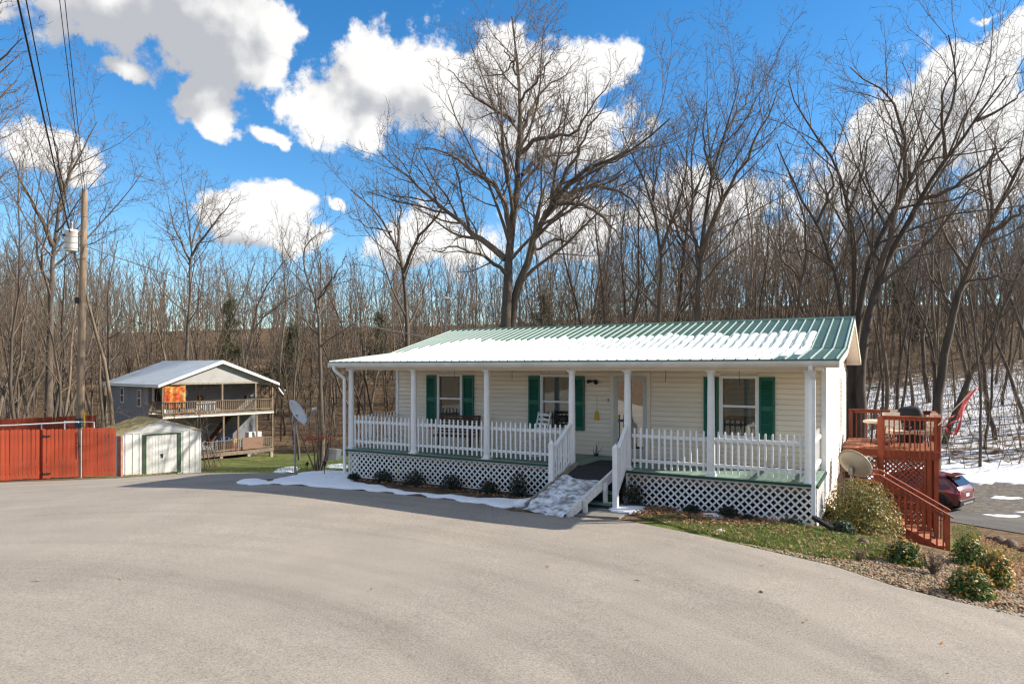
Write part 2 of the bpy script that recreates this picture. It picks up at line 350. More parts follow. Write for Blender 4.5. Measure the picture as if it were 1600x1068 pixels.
M['pine'] = leafmat('pine_needles', (.072,.085,.032), (.035,.045,.02), scale=1)
M['grass'] = leafmat('grass_blades', (.13,.20,.04), (.27,.26,.09), scale=1.6)
M['dry_leaf'] = mat('dry_leaves', (.36,.20,.10), .85, .2, 60, col2=(.19,.09,.045), coords='World')
M['pebble'] = mat('tan_pebbles', (.43,.34,.225), .8, .2, 11, col2=(.20,.15,.10), coords='World', detail=8)
# ------------------------------------------------------------------ ground, drive, road
def attr_ground_material():
    m = bpy.data.materials.new('yard_ground'); m.use_nodes = True; nt = m.node_tree; N = nt.nodes; L = nt.links; b = N['Principled BSDF']
    b.inputs['Roughness'].default_value = .95; b.inputs['Specular IOR Level'].default_value = .15
    ge = N.new('ShaderNodeNewGeometry')
    def noise(sc, det=6, ro=.6):
        n = N.new('ShaderNodeTexNoise'); n.inputs['Scale'].default_value = sc; n.inputs['Detail'].default_value = det; n.inputs['Roughness'].default_value = ro
        L.new(ge.outputs['Position'], n.inputs['Vector']); return n.outputs['Fac']
    def ramp(v, stops):
        r = N.new('ShaderNodeValToRGB'); e = r.color_ramp.elements
        e[0].position, e[0].color = stops[0][0], stops[0][1]+(1,); e[1].position, e[1].color = stops[-1][0], stops[-1][1]+(1,)
        for p, c in stops[1:-1]:
            q = e.new(p); q.color = c+(1,)
        L.new(v, r.inputs[0]); return r.outputs[0]
    def mixc(f, a, c):
        x = N.new('ShaderNodeMixRGB'); L.new(f, x.inputs[0]); L.new(a, x.inputs[1]); L.new(c, x.inputs[2]); return x.outputs[0]
    def math2(op, a, c):
        x = N.new('ShaderNodeMath'); x.operation = op; x.use_clamp = op == 'MULTIPLY'
        for i, q in enumerate((a, c)):
            if isinstance(q, (int, float)): x.inputs[i].default_value = q
            else: L.new(q, x.inputs[i])
        return x.outputs[0]
    def at(nm):
        a = N.new('ShaderNodeAttribute'); a.attribute_name = nm; return a.outputs['Fac']
    litter = ramp(noise(3.2, 9, .75), [(.3, (.05,.032,.019)), (.5, (.135,.088,.05)), (.68, (.26,.18,.11))])
    grass = ramp(noise(2.2, 8, .7), [(.3, (.06,.085,.02)), (.5, (.12,.145,.04)), (.7, (.24,.20,.09))])
    soil = ramp(noise(14, 8, .7), [(.3, (.035,.027,.02)), (.7, (.11,.08,.055))])
    gm = math2('MULTIPLY', math2('SUBTRACT', math2('ADD', at('grass'), math2('MULTIPLY', noise(1.3, 6), .5)), .62), 6)
    c = mixc(gm, litter, grass)
    sm0 = math2('MULTIPLY', math2('SUBTRACT', math2('ADD', at('soil'), math2('MULTIPLY', noise(5, 6), .3)), .6), 6)
    c = mixc(sm0, c, soil)
    # thin broken snow lying on the leaves
    nn = N.new('ShaderNodeTexNoise'); nn.inputs['Scale'].default_value = 1.5; nn.inputs['Detail'].default_value = 8; nn.inputs['Roughness'].default_value = .72
    mp = N.new('ShaderNodeMapping'); mp.inputs['Scale'].default_value = (.8, 1.7, 1); L.new(ge.outputs['Position'], mp.inputs[0]); L.new(mp.outputs[0], nn.inputs['Vector'])
    sn = math2('MULTIPLY', math2('SUBTRACT', math2('ADD', at('snow'), nn.outputs['Fac']), 1.0), 9)
    sc = N.new('ShaderNodeRGB'); sc.outputs[0].default_value = (.80,.83,.88,1)
    c = mixc(sn, c, sc.outputs[0]); L.new(c, b.inputs['Base Color'])
    bp = N.new('ShaderNodeBump'); bp.inputs['Strength'].default_value = .8; bp.inputs['Distance'].default_value = .06
    L.new(noise(9, 7, .7), bp.inputs['Height']); L.new(bp.outputs[0], b.inputs['Normal'])
    return m
def asphalt(name, c1, c2, dark=1.):
    m = bpy.data.materials.new(name); m.use_nodes = True; nt = m.node_tree; N = nt.nodes; L = nt.links; b = N['Principled BSDF']
    b.inputs['Roughness'].default_value = .9; b.inputs['Specular IOR Level'].default_value = .25
    ge = N.new('ShaderNodeNewGeometry')
    def noise(sc, det=5, ro=.6, st=None, rot=0):
        n = N.new('ShaderNodeTexNoise'); n.inputs['Scale'].default_value = sc; n.inputs['Detail'].default_value = det; n.inputs['Roughness'].default_value = ro
        if st:
            mp = N.new('ShaderNodeMapping'); mp.inputs['Scale'].default_value = st; mp.inputs['Rotation'].default_value = (0,0,rot); L.new(ge.outputs['Position'], mp.inputs[0]); L.new(mp.outputs[0], n.inputs['Vector'])
        else: L.new(ge.outputs['Position'], n.inputs['Vector'])
        return n.outputs['Fac']
    def ramp(v, a, b_, p0=.3, p1=.7):
        r = N.new('ShaderNodeValToRGB'); e = r.color_ramp.elements; e[0].position = p0; e[1].position = p1
        e[0].color = a+(1,); e[1].color = b_+(1,); L.new(v, r.inputs[0]); return r.outputs[0]
    def mul(a, c, f=1):
        x = N.new('ShaderNodeMixRGB'); x.blend_type = 'MULTIPLY'; x.inputs[0].default_value = f; L.new(a, x.inputs[1]); L.new(c, x.inputs[2]); return x.outputs[0]
    base = ramp(noise(.55, 6, .6), c2, c1)
    # worn tyre arcs round the turning place: bands about a point off to the left front
    sub = N.new('ShaderNodeVectorMath'); sub.operation = 'SUBTRACT'; L.new(ge.outputs['Position'], sub.inputs[0]); sub.inputs[1].default_value = (-7, 1.5, 0)
    ln = N.new('ShaderNodeVectorMath'); ln.operation = 'LENGTH'; L.new(sub.outputs[0], ln.inputs[0])
    cb = N.new('ShaderNodeCombineXYZ'); L.new(ln.outputs['Value'], cb.inputs[0])
    an = N.new('ShaderNodeTexNoise'); an.inputs['Scale'].default_value = .9; an.inputs['Detail'].default_value = 5; an.inputs['Roughness'].default_value = .65
    ad = N.new('ShaderNodeVectorMath'); ad.operation = 'MULTIPLY_ADD'; L.new(ge.outputs['Position'], ad.inputs[0]); ad.inputs[1].default_value = (.12,.12,.12); L.new(cb.outputs[0], ad.inputs[2])
    L.new(ad.outputs[0], an.inputs['Vector'])
    arcs = ramp(an.outputs['Fac'], (.84,.84,.84), (1.04,1.04,1.04), .36, .58)
    grit = ramp(noise(42, 5, .85), (.52,.52,.52), (1.18,1.17,1.15), .36, .60)
    stain = ramp(noise(3.2, 9, .85), (.72,.72,.72), (1.0,1.0,1.0), .27, .44)
    warm = ramp(noise(1.4, 5), (1.0,.985,.96), (1.02,1.0,.99))
    c = mul(mul(mul(mul(base, arcs), grit), stain), warm); L.new(c, b.inputs['Base Color'])
    bp = N.new('ShaderNodeBump'); bp.inputs['Strength'].default_value = .5; bp.inputs['Distance'].default_value = .006
    L.new(noise(120, 3, .7), bp.inputs['Height']); L.new(bp.outputs[0], b.inputs['Normal'])
    return m
M['ground'] = attr_ground_material()
M['drive'] = asphalt('weathered_drive', (.335,.305,.268), (.275,.25,.222))
M['road'] = asphalt('road_asphalt', (.15,.148,.145), (.095,.094,.093))
M['gravel'] = mat('grey_gravel', (.19,.168,.145), .95, .3, 5, .8, 60, col2=(.05,.045,.04), coords='World')
M['concrete'] = mat('concrete_pad', (.20,.19,.175), .9, .12, 8, .2, coords='World')
def poly_in(poly, x, y):
    x = np.asarray(x); y = np.asarray(y); r = np.zeros(x.shape, bool); n = len(poly)
    for i in range(n):
        (x0, y0), (x1, y1) = poly[i], poly[(i+1) % n]
        c = ((y0 > y) != (y1 > y)) & (x < (x1-x0)*(y-y0)/((y1-y0) if abs(y1-y0) > 1e-12 else 1e-12)+x0); r ^= c
    return r
def poly_dist(poly, x, y):
    d = np.full(np.shape(x), 1e9); n = len(poly)
    for i in range(n):
        a = np.array(poly[i]); b = np.array(poly[(i+1) % n]); ab = b-a; l2 = max(ab @ ab, 1e-9)
        t = np.clip(((x-a[0])*ab[0]+(y-a[1])*ab[1])/l2, 0, 1)
        d = np.minimum(d, np.hypot(x-a[0]-t*ab[0], y-a[1]-t*ab[1]))
    return d
def refine(poly, step, jitter=0, seed=1):
    r = random.Random(seed); o = []
    n = len(poly)
    for i in range(n):
        a, b = poly[i], poly[(i+1) % n]; k = max(1, int(math.hypot(b[0]-a[0], b[1]-a[1])/step))
        for j in range(k):
            t = j/k; o.append((a[0]+(b[0]-a[0])*t+r.uniform(-jitter, jitter), a[1]+(b[1]-a[1])*t+r.uniform(-jitter, jitter)))
    return o
def smooth_poly(poly, it=2):
    for _ in range(it):
        o = []
        for i in range(len(poly)):
            a, b = poly[i], poly[(i+1) % len(poly)]
            o += [(a[0]*.75+b[0]*.25, a[1]*.75+b[1]*.25), (a[0]*.25+b[0]*.75, a[1]*.25+b[1]*.75)]
        poly = o
    return poly
def sheet(name, poly, step, off, mt, thick=0., edge=.3, nz=0., skirt=.04, parent=None, zf=None):
    xs = [p[0] for p in poly]; ys = [p[1] for p in poly]
    gx, gy = np.meshgrid(np.arange(min(xs), max(xs), step), np.arange(min(ys), max(ys), step)); gx = gx.ravel(); gy = gy.ravel()
    gx = gx+rng.uniform(-.3, .3, gx.shape)*step; gy = gy+rng.uniform(-.3, .3, gy.shape)*step
    k = poly_in(poly, gx, gy) & (poly_dist(poly, gx, gy) > step*.35)
    pts = [Vector(p) for p in poly]+[Vector((a, b)) for a, b in zip(gx[k], gy[k])]
    n = len(poly)
    vo, eo, fo, *_ = delaunay_2d_cdt(pts, [(i, (i+1) % n) for i in range(n)], [], 1, 1e-5)
    X = np.array([p[0] for p in vo]); Y = np.array([p[1] for p in vo])
    Z = (gz(X, Y) if zf is None else zf(X, Y))+off
    if thick:
        d = poly_dist(poly, X, Y); e = np.clip(d/edge, 0, 1); e = e*(2-e)
        Z = Z+thick*e*(1+nz*np.sin(X*5.1+np.sin(Y*4.3)*1.7)*np.cos(Y*6.3+X*1.9))
    vs = [(x, y, z) for x, y, z in zip(X, Y, Z)]; fs = [tuple(f) for f in fo]
    # a skirt so that the sheet has an edge
    ed = {}
    for f in fs:
        for i in range(len(f)):
            e = (f[i], f[(i+1) % len(f)]); ed[e] = 1
    bd = [e for e in ed if (e[1], e[0]) not in ed]; low = {}
    for e in bd:
        for i in e:
            if i not in low: low[i] = len(vs); vs.append((vs[i][0], vs[i][1], vs[i][2]-skirt))
    fs += [(e[1], e[0], low[e[0]], low[e[1]]) for e in bd]
    mb = MB(); mb.v = vs; mb.f = fs; mb.sm = [bool(thick)]*len(fs)
    me = bpy.data.meshes.new(name); me.from_pydata(vs, [], fs); me.materials.append(mt); me.polygons.foreach_set('use_smooth', [bool(thick)]*len(fs)); me.update()
    return link(name, me, parent)
def ragged(poly, amp, seed, step=.09):
    p = refine(poly, step); r = random.Random(seed); ph = [(r.uniform(.5, 9), r.uniform(0, 6.28), r.uniform(.4, 1)) for _ in range(7)]; o = []; n = len(p); s = 0
    for i in range(n):
        a, b = p[i-1], p[(i+1) % n]; tx, ty = b[0]-a[0], b[1]-a[1]; l = math.hypot(tx, ty) or 1; s += l/2
        d = amp*sum(w*math.sin(f*s+q) for f, q, w in ph)*.8+r.uniform(-.3, .3)*amp; o.append((p[i][0]-ty/l*d, p[i][1]+tx/l*d))
    return o
def gpoly(pix): return [G(*p) for p in pix]
# drive edge, from the left rear round the bed, the ramp and the lawn
bed_edge = [(365, 754), (420, 757), (520, 763), (600, 770), (700, 781), (770, 790), (800, 799), (880, 806), (985, 815), (1100, 838), (1200, 861), (1300, 884), (1400, 917), (1500, 942), (1600, 960)]
E1 = gpoly(bed_edge)
far_edge = gpoly([(470, 741), (400, 738), (320, 739), (185, 747), (90, 751), (0, 754)])
DRIVE = [(-34, 22.0), (-34, -9), (15, -9), (12, 2.5), (9.5, 6.2)] + E1[::-1] + [G(430, 747)] + far_edge + [(-24, 23.2)]
def ground():
    xs = np.r_[np.linspace(-420, -60, 26)[:-1], np.arange(-60, 60, .6), np.linspace(60, 420, 26)]
    ys = np.r_[np.linspace(-120, -6, 10)[:-1], np.arange(-6, 75, .6), np.linspace(75, 160, 36)[:-1], np.linspace(160, 600, 22)]
    X, Y = np.meshgrid(xs, ys); Z = np.clip(gz(X, Y), -6, 34)-np.maximum(0, Y-175)*.16
    bump = .05*np.sin(X*.9+np.sin(Y*.7)*2)*np.cos(Y*.8+X*.3); far = np.clip((Y-30)/20, 0, 1); Z = Z+bump*far*2
    ny, nx = X.shape; idx = np.arange(nx*ny).reshape(ny, nx)
    Q = np.stack([idx[:-1, :-1], idx[:-1, 1:], idx[1:, 1:], idx[1:, :-1]], -1).reshape(-1, 4)
    inside = poly_in(DRIVE, X, Y); dd = poly_dist(DRIVE, X, Y)
    Z = Z-np.where(inside, np.clip(dd/.6, 0, 1)*.12, 0)         # the drive is bedded into the ground
    me = np_mesh('ground', np.stack([X, Y, Z], -1).reshape(-1, 3), Q, M['ground'], True)
    x, y = X.ravel(), Y.ravel(); u, v = UVl(x, y)
    def ss(a, b, t): t = np.clip((t-a)/(b-a), 0, 1); return t*t*(3-2*t)
    snow = .22*ss(34, 60, y) + .52*ss(9, 20, x-(y-30)*.05)*ss(32, 38, y)*(1-.75*ss(50, 66, y))
    snow = np.where((x < -4) & (y > 60), .34, snow); snow += .12*((x > -14) & (x < -3) & (y > 45) & (y < 66))
    grass = .80*ss(-24, -20, x)*(1-ss(-1, 2, x))*ss(24, 27, y)*(1-ss(60, 64, y))
    grass += .85*((v < -.4) & (v > -5) & (u > 9.3) & (u < 13.4))*1.0
    grass += .8*((x > 11.6) & (x < 14.5) & (y > 15) & (y < 20))
    soil = .8*((u > -.6) & (u < 13) & (v > -1.0) & (v < 11))
    for nm, a in (('snow', snow), ('grass', grass), ('soil', soil)):
        at = me.attributes.new(nm, 'FLOAT', 'POINT'); at.data.foreach_set('value', a.astype(np.float32))
    return tag(link('ground', me), kind='structure')
ground()
dr = tag(sheet('driveway', refine(DRIVE, .7), .8, .012, M['drive'], skirt=.08), kind='structure')
# lower road behind the house on the right
ROAD = [(12.5, 29.5), (16.2, 25.6), (17.6, 23.4), (24, 17.2), (40, 9), (43, 13), (29, 21.5), (23.5, 26.0), (20, 27.6), (14, 31.6)]
tag(sheet('road', refine(ROAD, .8), .8, .03, M['road'], skirt=.08), kind='structure')
LOT = [(11, 33), (12.6, 29.8), (14.1, 31.5), (20.1, 27.7), (23.6, 26.1), (29.1, 21.6), (43.1, 13.1), (46, 22), (33, 31), (27, 34.5), (22, 36.6), (15, 37)]
tag(sheet('gravel_lot', refine(LOT, .8), .8, .02, M['gravel'], skirt=.06), kind='structure')
# concrete pad at the foot of the ramp and steps
pad = [W2(6.6, -.1), W2(9.0, -.1), W2(8.9, -1.75), W2(7.6, -2.0), W2(6.5, -1.8)]
tag(sheet('concrete_pad', refine(pad, .3), .3, .026, M['concrete'], skirt=.05), kind='structure')
# ------------------------------------------------------------------ snow lying on the ground
def snow_patch(pix, thick, seed, nm='snow_patch', edge=.22, step=.13, off=.012, jit=.05):
    poly = ragged(smooth_poly(gpoly(pix), 1), jit, seed)
    o = sheet(nm, poly, step, off, M['snow'], thick, edge, .45, skirt=.03); return tag(o, kind='stuff')
o = snow_patch([(385, 757), (430, 749), (470, 743), (505, 733), (530, 736), (545, 752), (600, 761), (680, 771), (770, 780), (838, 779), (850, 784), (806, 797), (770, 787), (700, 779), (640, 773), (590, 768), (520, 761), (450, 756)], .032, 1, jit=.10)
tag(o, 'strip of snow lying on the bed before the white lattice', 'snow')
for i, (pp, lb) in enumerate([
    ([(368, 752), (400, 748), (425, 751), (400, 757), (375, 757)], 'thin snow patch on the drive near the pole dish'),
    ([(425, 735), (452, 728), (470, 731), (462, 737), (435, 739)], 'snow patch on the grass left of the dish pole'),
    ([(507, 727), (535, 724), (548, 729), (530, 733), (512, 732)], 'snow patch on the grass behind the multi-stem shrub'),
    ([(948, 800), (958, 789), (985, 787), (1012, 793), (1008, 800), (975, 803)], 'snow patch beside the right newel post'),
    ([(1052, 797), (1075, 795), (1086, 800), (1068, 803)], 'small snow patch on leaves under the lattice'),
    ([(1088, 803), (1120, 802), (1140, 808), (1112, 811)], 'flat snow patch on the lawn edge by the lattice'),
    ([(1118, 829), (1128, 827), (1137, 830), (1127, 833)], 'tiny snow clump on the green lawn')]):
    tag(snow_patch(pp, .035, 20+i, step=.09, edge=.12, jit=.03), lb, 'snow')
# snow bank along the far side of the gravel lot
bank = [(14, 36.8), (22, 36.3), (27, 34.3), (33, 30.8), (45, 22), (47, 25), (36, 34), (29, 38), (22, 40), (14, 40.5)]
tag(tag(sheet('snow_bank', ragged(bank, .38, 5, .3), .4, .03, M['snow'], .07, .5, .6, skirt=.1), kind='stuff'), 'ragged snow along the far edge of the gravel lot', 'snow')
for i, (cx, cy) in enumerate([(21.5, 28.2), (19.6, 27.4), (25, 30.5), (23, 32)]):
    pl = [(cx+(.5+.2*math.sin(3*a+i))*1.3*math.cos(a), cy+(.35+.1*math.cos(2*a+i))*math.sin(a)) for a in np.linspace(0, 2*PI, 14)[:-1]]
    tag(tag(sheet('snow_patch', refine(pl, .15, .04, i), .15, .035, M['snow'], .03, .12, .3), kind='stuff'), ['left-over snow on gravel beside the road', 'snow scrap at the road edge behind the car', 'snow scrap in the middle of the gravel lot', 'snow scrap near the snowy bank'][i], 'snow')
# ------------------------------------------------------------------ the white house
FZ = .80; UR = 12.5; VW = 2.1; VR = 9.9; RL, RR = -.5, 12.95
house = thing('white_house', (H0[0], H0[1], 0), 'long white house with green metal roof, picket porch and lattice skirt', 'house', rz=-TH)
colU = [0, U(646.6, 0), U(760.8, 0), U(893.6, 0), U(980.5, 0), U(1110.9, 0), 12.35]
def part(mb, name, m, parent=house): return mb.build(name, M[m] if isinstance(m, str) else m, parent)
# walls: a backing shell and one lapped siding course after another
openings = []   # front wall: (u0,u1,z0,z1)
WIN = [(U(684.7, VW), U(721.8, VW), 1.47, 2.95), (U(846, VW), U(894, VW), 1.45, 2.95), (U(1126, VW), U(1184, VW), 1.47, 2.94)]
DOOR = (U(958, VW), U(1013, VW), FZ+.02, 3.0)
mb = MB(); edges = sorted([(w[0], w[1], w[2], w[3]) for w in WIN]+[DOOR])
cur = 0.0
for (a, b, z0, z1) in edges:
    mb.box(cur, a, VW+.02, VW+.14, FZ-.75, 3.3); mb.box(a, b, VW+.02, VW+.14, z1, 3.3); mb.box(a, b, VW+.02, VW+.14, FZ-.75, z0); cur = b
mb.box(cur, UR, VW+.02, VW+.14, FZ-.75, 3.3)
wall = part(mb, 'wall', 'siding')
gz_roof = lambda v: 3.33+(v+.4)*(3.62-3.33)/2.8 if v < 2.4 else (3.62+(v-2.4)*.93/3.6 if v < 6.0 else 4.55-(v-6.0)*1.12/4.3)
mb = MB()
mb.prism([(VW+.141, FZ-.75), (VR, FZ-2.6), (VR, 3.30), (6.0, 4.40), (2.4, 3.50), (VW+.141, 3.45)], 'x', UR-.14, UR-.02); sw = part(mb, 'side_wall', 'siding')
mb = MB(); mb.prism([(VW+.141, FZ-.75), (VR, FZ-2.6), (VR, 3.30), (6.0, 4.40), (2.4, 3.50), (VW+.141, 3.45)], 'x', .02, .14); sl = part(mb, 'side_wall', 'siding')
mb = MB(); mb.box(.141, UR-.141, VR-.14, VR-.02, FZ-2.6, 3.3); part(mb, 'rear_wall', 'siding')
mb = MB(); mb.box(.145, UR-.145, VW+.15, VR-.15, FZ-.1, FZ-.02); part(mb, 'interior_floor', 'room')
CH = .125
def course(u0, u1, z, name='siding_board'):
    h = CH
    q = MB(); q.prism([(VW+.019, z), (VW-.012, z+.002), (VW-.004, z+h*.75), (VW+.012, z+h-.002), (VW+.019, z+h-.002)], 'x', u0, u1); return part(q, name, 'siding', wall)
nz_ = int((3.26-FZ)/CH)
for i in range(nz_+1):
    z = FZ+.005+i*CH; segs = [(0.07, UR-.07)]
    if z+CH > 3.27: continue
    for (a, b, z0, z1) in edges:
        if z+CH > z0-.02 and z < z1+.02:
            ns = []
            for (s0, s1) in segs:
                if b <= s0 or a >= s1: ns.append((s0, s1))
                else:
                    if a-s0 > .02: ns.append((s0, a))
                    if s1-b > .02: ns.append((b, s1))
            segs = ns
    for s0, s1 in segs: course(s0, s1, z)
for i in range(34):                                  # right gable end
    z = FZ-.7+i*CH
    def vmax(zz):
        return (VW+.08, VR-.07) if zz < 3.28 else (max(VW, 2.4+(zz-3.53)/.2583+.03) if zz > 3.5 else VW+.3, 6.0+(4.37-zz)/.2605)
    v0, v1 = vmax(z+CH)
    if v1-v0 < .25 or z > 4.25: break
    prof = [(UR-.019, z), (UR+.012, z+.002), (UR+.004, z+CH*.75), (UR-.010, z+CH-.002), (UR-.019, z+CH-.002)]
    q2 = MB(); q2.prism(prof, 'y', v0, v1); part(q2, 'siding_board', 'siding', sw)
for (u, v) in ((0.0, VW), (UR, VW), (UR, VR)):
    q = MB(); s = 1 if u > 1 else -1; sv = -1 if v == VW else 1
    q.box(min(u-s*.085, u+s*.022), max(u-s*.085, u+s*.022), min(v+sv*.022, v+sv*.002), max(v+sv*.022, v+sv*.002), FZ-.6, 3.3)
    q.box(min(u+s*.022, u), max(u+s*.022, u), min(v, v-sv*.085), max(v, v-sv*.085), FZ-.6, 3.3); part(q, 'corner_board', 'white')
# side window (seen edge on)
def window(parent, u0, u1, v, z0, z1, ax='u', blinds=True, nm='window'):
    """ax 'u': in a wall that runs along u facing -v; 'v': in the right wall facing +u"""
    def B(q, a0, a1, d0, d1, z0_, z1_):
        if ax == 'u': q.box(a0, a1, v+d0, v+d1, z0_, z1_)
        else: q.box(v-d1, v-d0, a0, a1, z0_, z1_)
        return q
    t = .055; zm = (z0+z1)/2+.02
    q = MB(); B(q, u0-.03, u0+t, -.035, .06, z0-.03, z1+.03); B(q, u1-t, u1+.03, -.035, .06, z0-.03, z1+.03); B(q, u0+t, u1-t, -.035, .06, z1-t+.015, z1+.03); B(q, u0+t, u1-t, -.035, .06, z0-.03, z0+t-.015)
    w = part(q, nm, 'white', parent)
    part(B(MB(), u0+t, u1-t, -.02, .05, zm-.03, zm+.025), 'meeting_rail', 'white', w)
    part(B(MB(), u0+t, u1-t, .022, .028, zm+.025, z1-t+.015), 'pane', 'glass', w); part(B(MB(), u0+t, u1-t, .034, .040, z0+t-.015, zm-.03), 'pane', 'glass', w)
    if blinds:
        q = MB(); z = z1-.08
        while z > z0+.5:
            for k in (0,):
                if ax == 'u': q.add([(u0+.07, v+.052, z), (u1-.07, v+.052, z), (u1-.07, v+.064, z+.022), (u0+.07, v+.064, z+.022)], [(0,1,2,3)])
            z -= .030
        if q.v: part(q, 'blind', 'blind', w)['kind'] = 'stuff'
    return w
for w in WIN: window(house, w[0], w[1], VW, w[2], w[3])
window(house, 7.0, 7.75, UR, 1.35, 2.85, 'v', False)
# dim room boxes behind the glass
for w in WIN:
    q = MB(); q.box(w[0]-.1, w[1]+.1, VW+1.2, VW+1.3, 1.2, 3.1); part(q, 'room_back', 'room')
# shutters: frame, mid rail and louvred panels
sh_px = [(667.3, 682.5), (723.8, 741), (826.5, 844.5), (897, 913.8), (1100, 1123), (1186.5, 1211)]
for (a, b) in sh_px:
    u0, u1 = U(a, VW), U(b, VW); z0, z1 = 1.45, 2.94; q = MB(); y0, y1 = VW-.05, VW-.013
    q.box(u0, u0+.05, y0, y1, z0, z1); q.box(u1-.05, u1, y0, y1, z0, z1)
    q.box(u0+.05, u1-.05, y0, y1, z1-.08, z1); q.box(u0+.05, u1-.05, y0, y1, z0, z0+.10); q.box(u0+.05, u1-.05, y0, y1, 2.15, 2.24)
    sh = part(q, 'shutter', 'shutter')
    q = MB(); z = z0+.10
    while z < z1-.1:
        if not (2.12 < z < 2.24): q.prism([(y0+.010, z), (y1-.005, z+.016), (y1, z+.026), (y0+.016, z+.012)], 'x', u0+.05, u1-.05)
        z += .034
    part(q, 'louvre', 'shutter', sh)['kind'] = 'stuff'
    q = MB(); q.box(u0+.05, u1-.05, y1-.004, y1, z0+.1, z1-.08); part(q, 'backing', 'shutter', sh)
# door with full glass storm door
a, b, z0, z1 = DOOR; q = MB()
q.box(a-.06, a+.03, VW-.04, VW+.05, z0-.015, z1+.05); q.box(b-.03, b+.06, VW-.04, VW+.05, z0-.015, z1+.05); q.box(a+.03, b-.03, VW-.04, VW+.05, z1-.05, z1+.05); part(q, 'door_frame', 'trim')
q = MB(); y0, y1 = VW-.028, VW-.002
q.box(a+.032, a+.14, y0, y1, z0, z1-.052); q.box(b-.14, b-.032, y0, y1, z0, z1-.052); q.box(a+.14, b-.14, y0, y1, z1-.16, z1-.052); q.box(a+.14, b-.14, y0, y1, z0, z0+.22)
M['door_grey'] = mat('storm_door_grey', (.50,.49,.45), .45, .06, 4)
dz = part(q, 'storm_door', 'door_grey')
q = MB(); q.box(a+.14, b-.14, y0+.008, y0+.014, z0+.22, z1-.16); part(q, 'pane', 'glass_door', dz)
q = MB(); q.box(a+.06, a+.09, y0-.012, y0, z0+1.0, z0+1.14); q.bar((a+.07, y0-.035, z0+1.06), (a+.19, y0-.045, z0+1.07), .018, .02); q.tube([(a+.07, y0, z0+1.06), (a+.07, y0-.035, z0+1.06)], .014, 8); part(q, 'handle', 'brass', dz)
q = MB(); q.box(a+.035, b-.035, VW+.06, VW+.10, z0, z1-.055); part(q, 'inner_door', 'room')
# porch floor: boards laid from wall to edge
q = MB(); q.box(-.02, UR-.02, .02, VW-.02, FZ-.22, FZ-.045); pf = part(q, 'porch_floor', 'joist')
nb = 88; bw = (UR+.07)/nb; q = MB(); q.box(.004, bw-.004, -.13, VW-.022, 0, .04); bm_ = q.mesh('floor_board', M['porch_green'])
for i in range(nb):
    o = link('floor_board', bm_, pf); o.location = (-.07+i*bw, 0, FZ-.04)
q = MB(); q.box(-.09, 12.52, -.155, -.131, FZ-.055, FZ-.006); part(q, 'edge_board', 'edge_green')
q = MB(); q.box(12.521, 12.545, -.155, VW-.03, FZ-.075, FZ-.012); part(q, 'edge_board', 'edge_green')
q = MB(); q.box(-.03, 12.46, .045, .085, FZ-.20, FZ-.06); part(q, 'rim_joist', 'joist')
# ceiling, beam, fascia and gutter
q = MB(); q.box(RL+.12, RR-.12, -.30, VW-.02, 3.262, 3.285); part(q, 'porch_ceiling', 'ceiling')
q = MB(); q.box(-.12, 12.47, -.10, .10, 3.105, 3.262); part(q, 'beam', 'trim')
q = MB(); q.box(12.30, 12.47, .101, VW-.03, 3.105, 3.262); part(q, 'beam', 'trim'); q = MB(); q.box(-.12, .05, .101, VW-.03, 3.105, 3.262); part(q, 'beam', 'trim')
q = MB(); q.box(RL+.02, RR-.02, -.335, -.31, 3.17, 3.325); part(q, 'fascia', 'trim')
q = MB(); q.prism([(-.336, 3.20), (-.40, 3.20), (-.435, 3.25), (-.445, 3.315), (-.437, 3.315), (-.425, 3.25), (-.395, 3.208), (-.345, 3.208), (-.345, 3.31), (-.336, 3.31)], 'x', RL+.0, RR-.03); part(q, 'gutter', 'gutter')
def downspout(pts, name='downspout'):
    q = MB()
    for p0, p1 in zip(pts[:-1], pts[1:]): q.bar(p0, p1, .075, .055, (0, 1, 0.01))
    return part(q, name, 'white')
downspout([(12.42, -.39, 3.21), (12.42, -.39, 3.12), (12.46, -.20, 2.95), (12.46, -.19, .12)])
q = MB(); q.bar((12.46, -.22, .16), (12.83, -.5, .03), .10, .07); part(q, 'splash_spout', 'dark')
downspout([(-.30, -.39, 3.21), (-.30, -.39, 3.10), (-.12, -.16, 2.86), (-.12, -.15, .1)])
# roof: metal sheets with raised ribs
def slab(v0, z0, v1, z1, th, name, m):
    q = MB(); q.prism([(v0, z0), (v1, z1), (v1, z1-th), (v0, z0-th)], 'x', RL, RR); return part(q, name, m)
r1 = slab(-.45, 3.335, 2.4, 3.625, .03, 'porch_roof', 'roof_green'); r2 = slab(2.36, 3.632, 6.0, 4.565, .03, 'main_roof', 'roof_green'); r3 = slab(6.0, 4.564, 10.35, 3.42, .03, 'rear_roof', 'roof_green')
q = MB(); q.prism([(5.82, 4.53), (6.0, 4.60), (6.18, 4.53), (6.0, 4.585)], 'x', RL-.01, RR+.01); part(q, 'ridge_cap', 'roof_green')
RIB = .2365; nrib = int((RR-RL)/RIB)
def ribmesh(v0, z0, v1, z1):
    q = MB(); d = [(-.022, 0), (-.009, .026), (.009, .026), (.022, 0)]
    vs = [(a, v0, z0+h) for a, h in d]+[(a, v1, z1+h) for a, h in d]
    q.add(vs, [(0,1,5,4),(1,2,6,5),(2,3,7,6),(3,2,1,0),(4,5,6,7)]); return q.mesh('rib', M['roof_rib'])
rm1, rm2 = ribmesh(-.45, 3.3352, 2.36, 3.6212), ribmesh(2.36, 3.6322, 5.84, 4.524)
RIBS = [RL+.06+i*(RR-RL-.12)/(nrib) for i in range(nrib+1)]
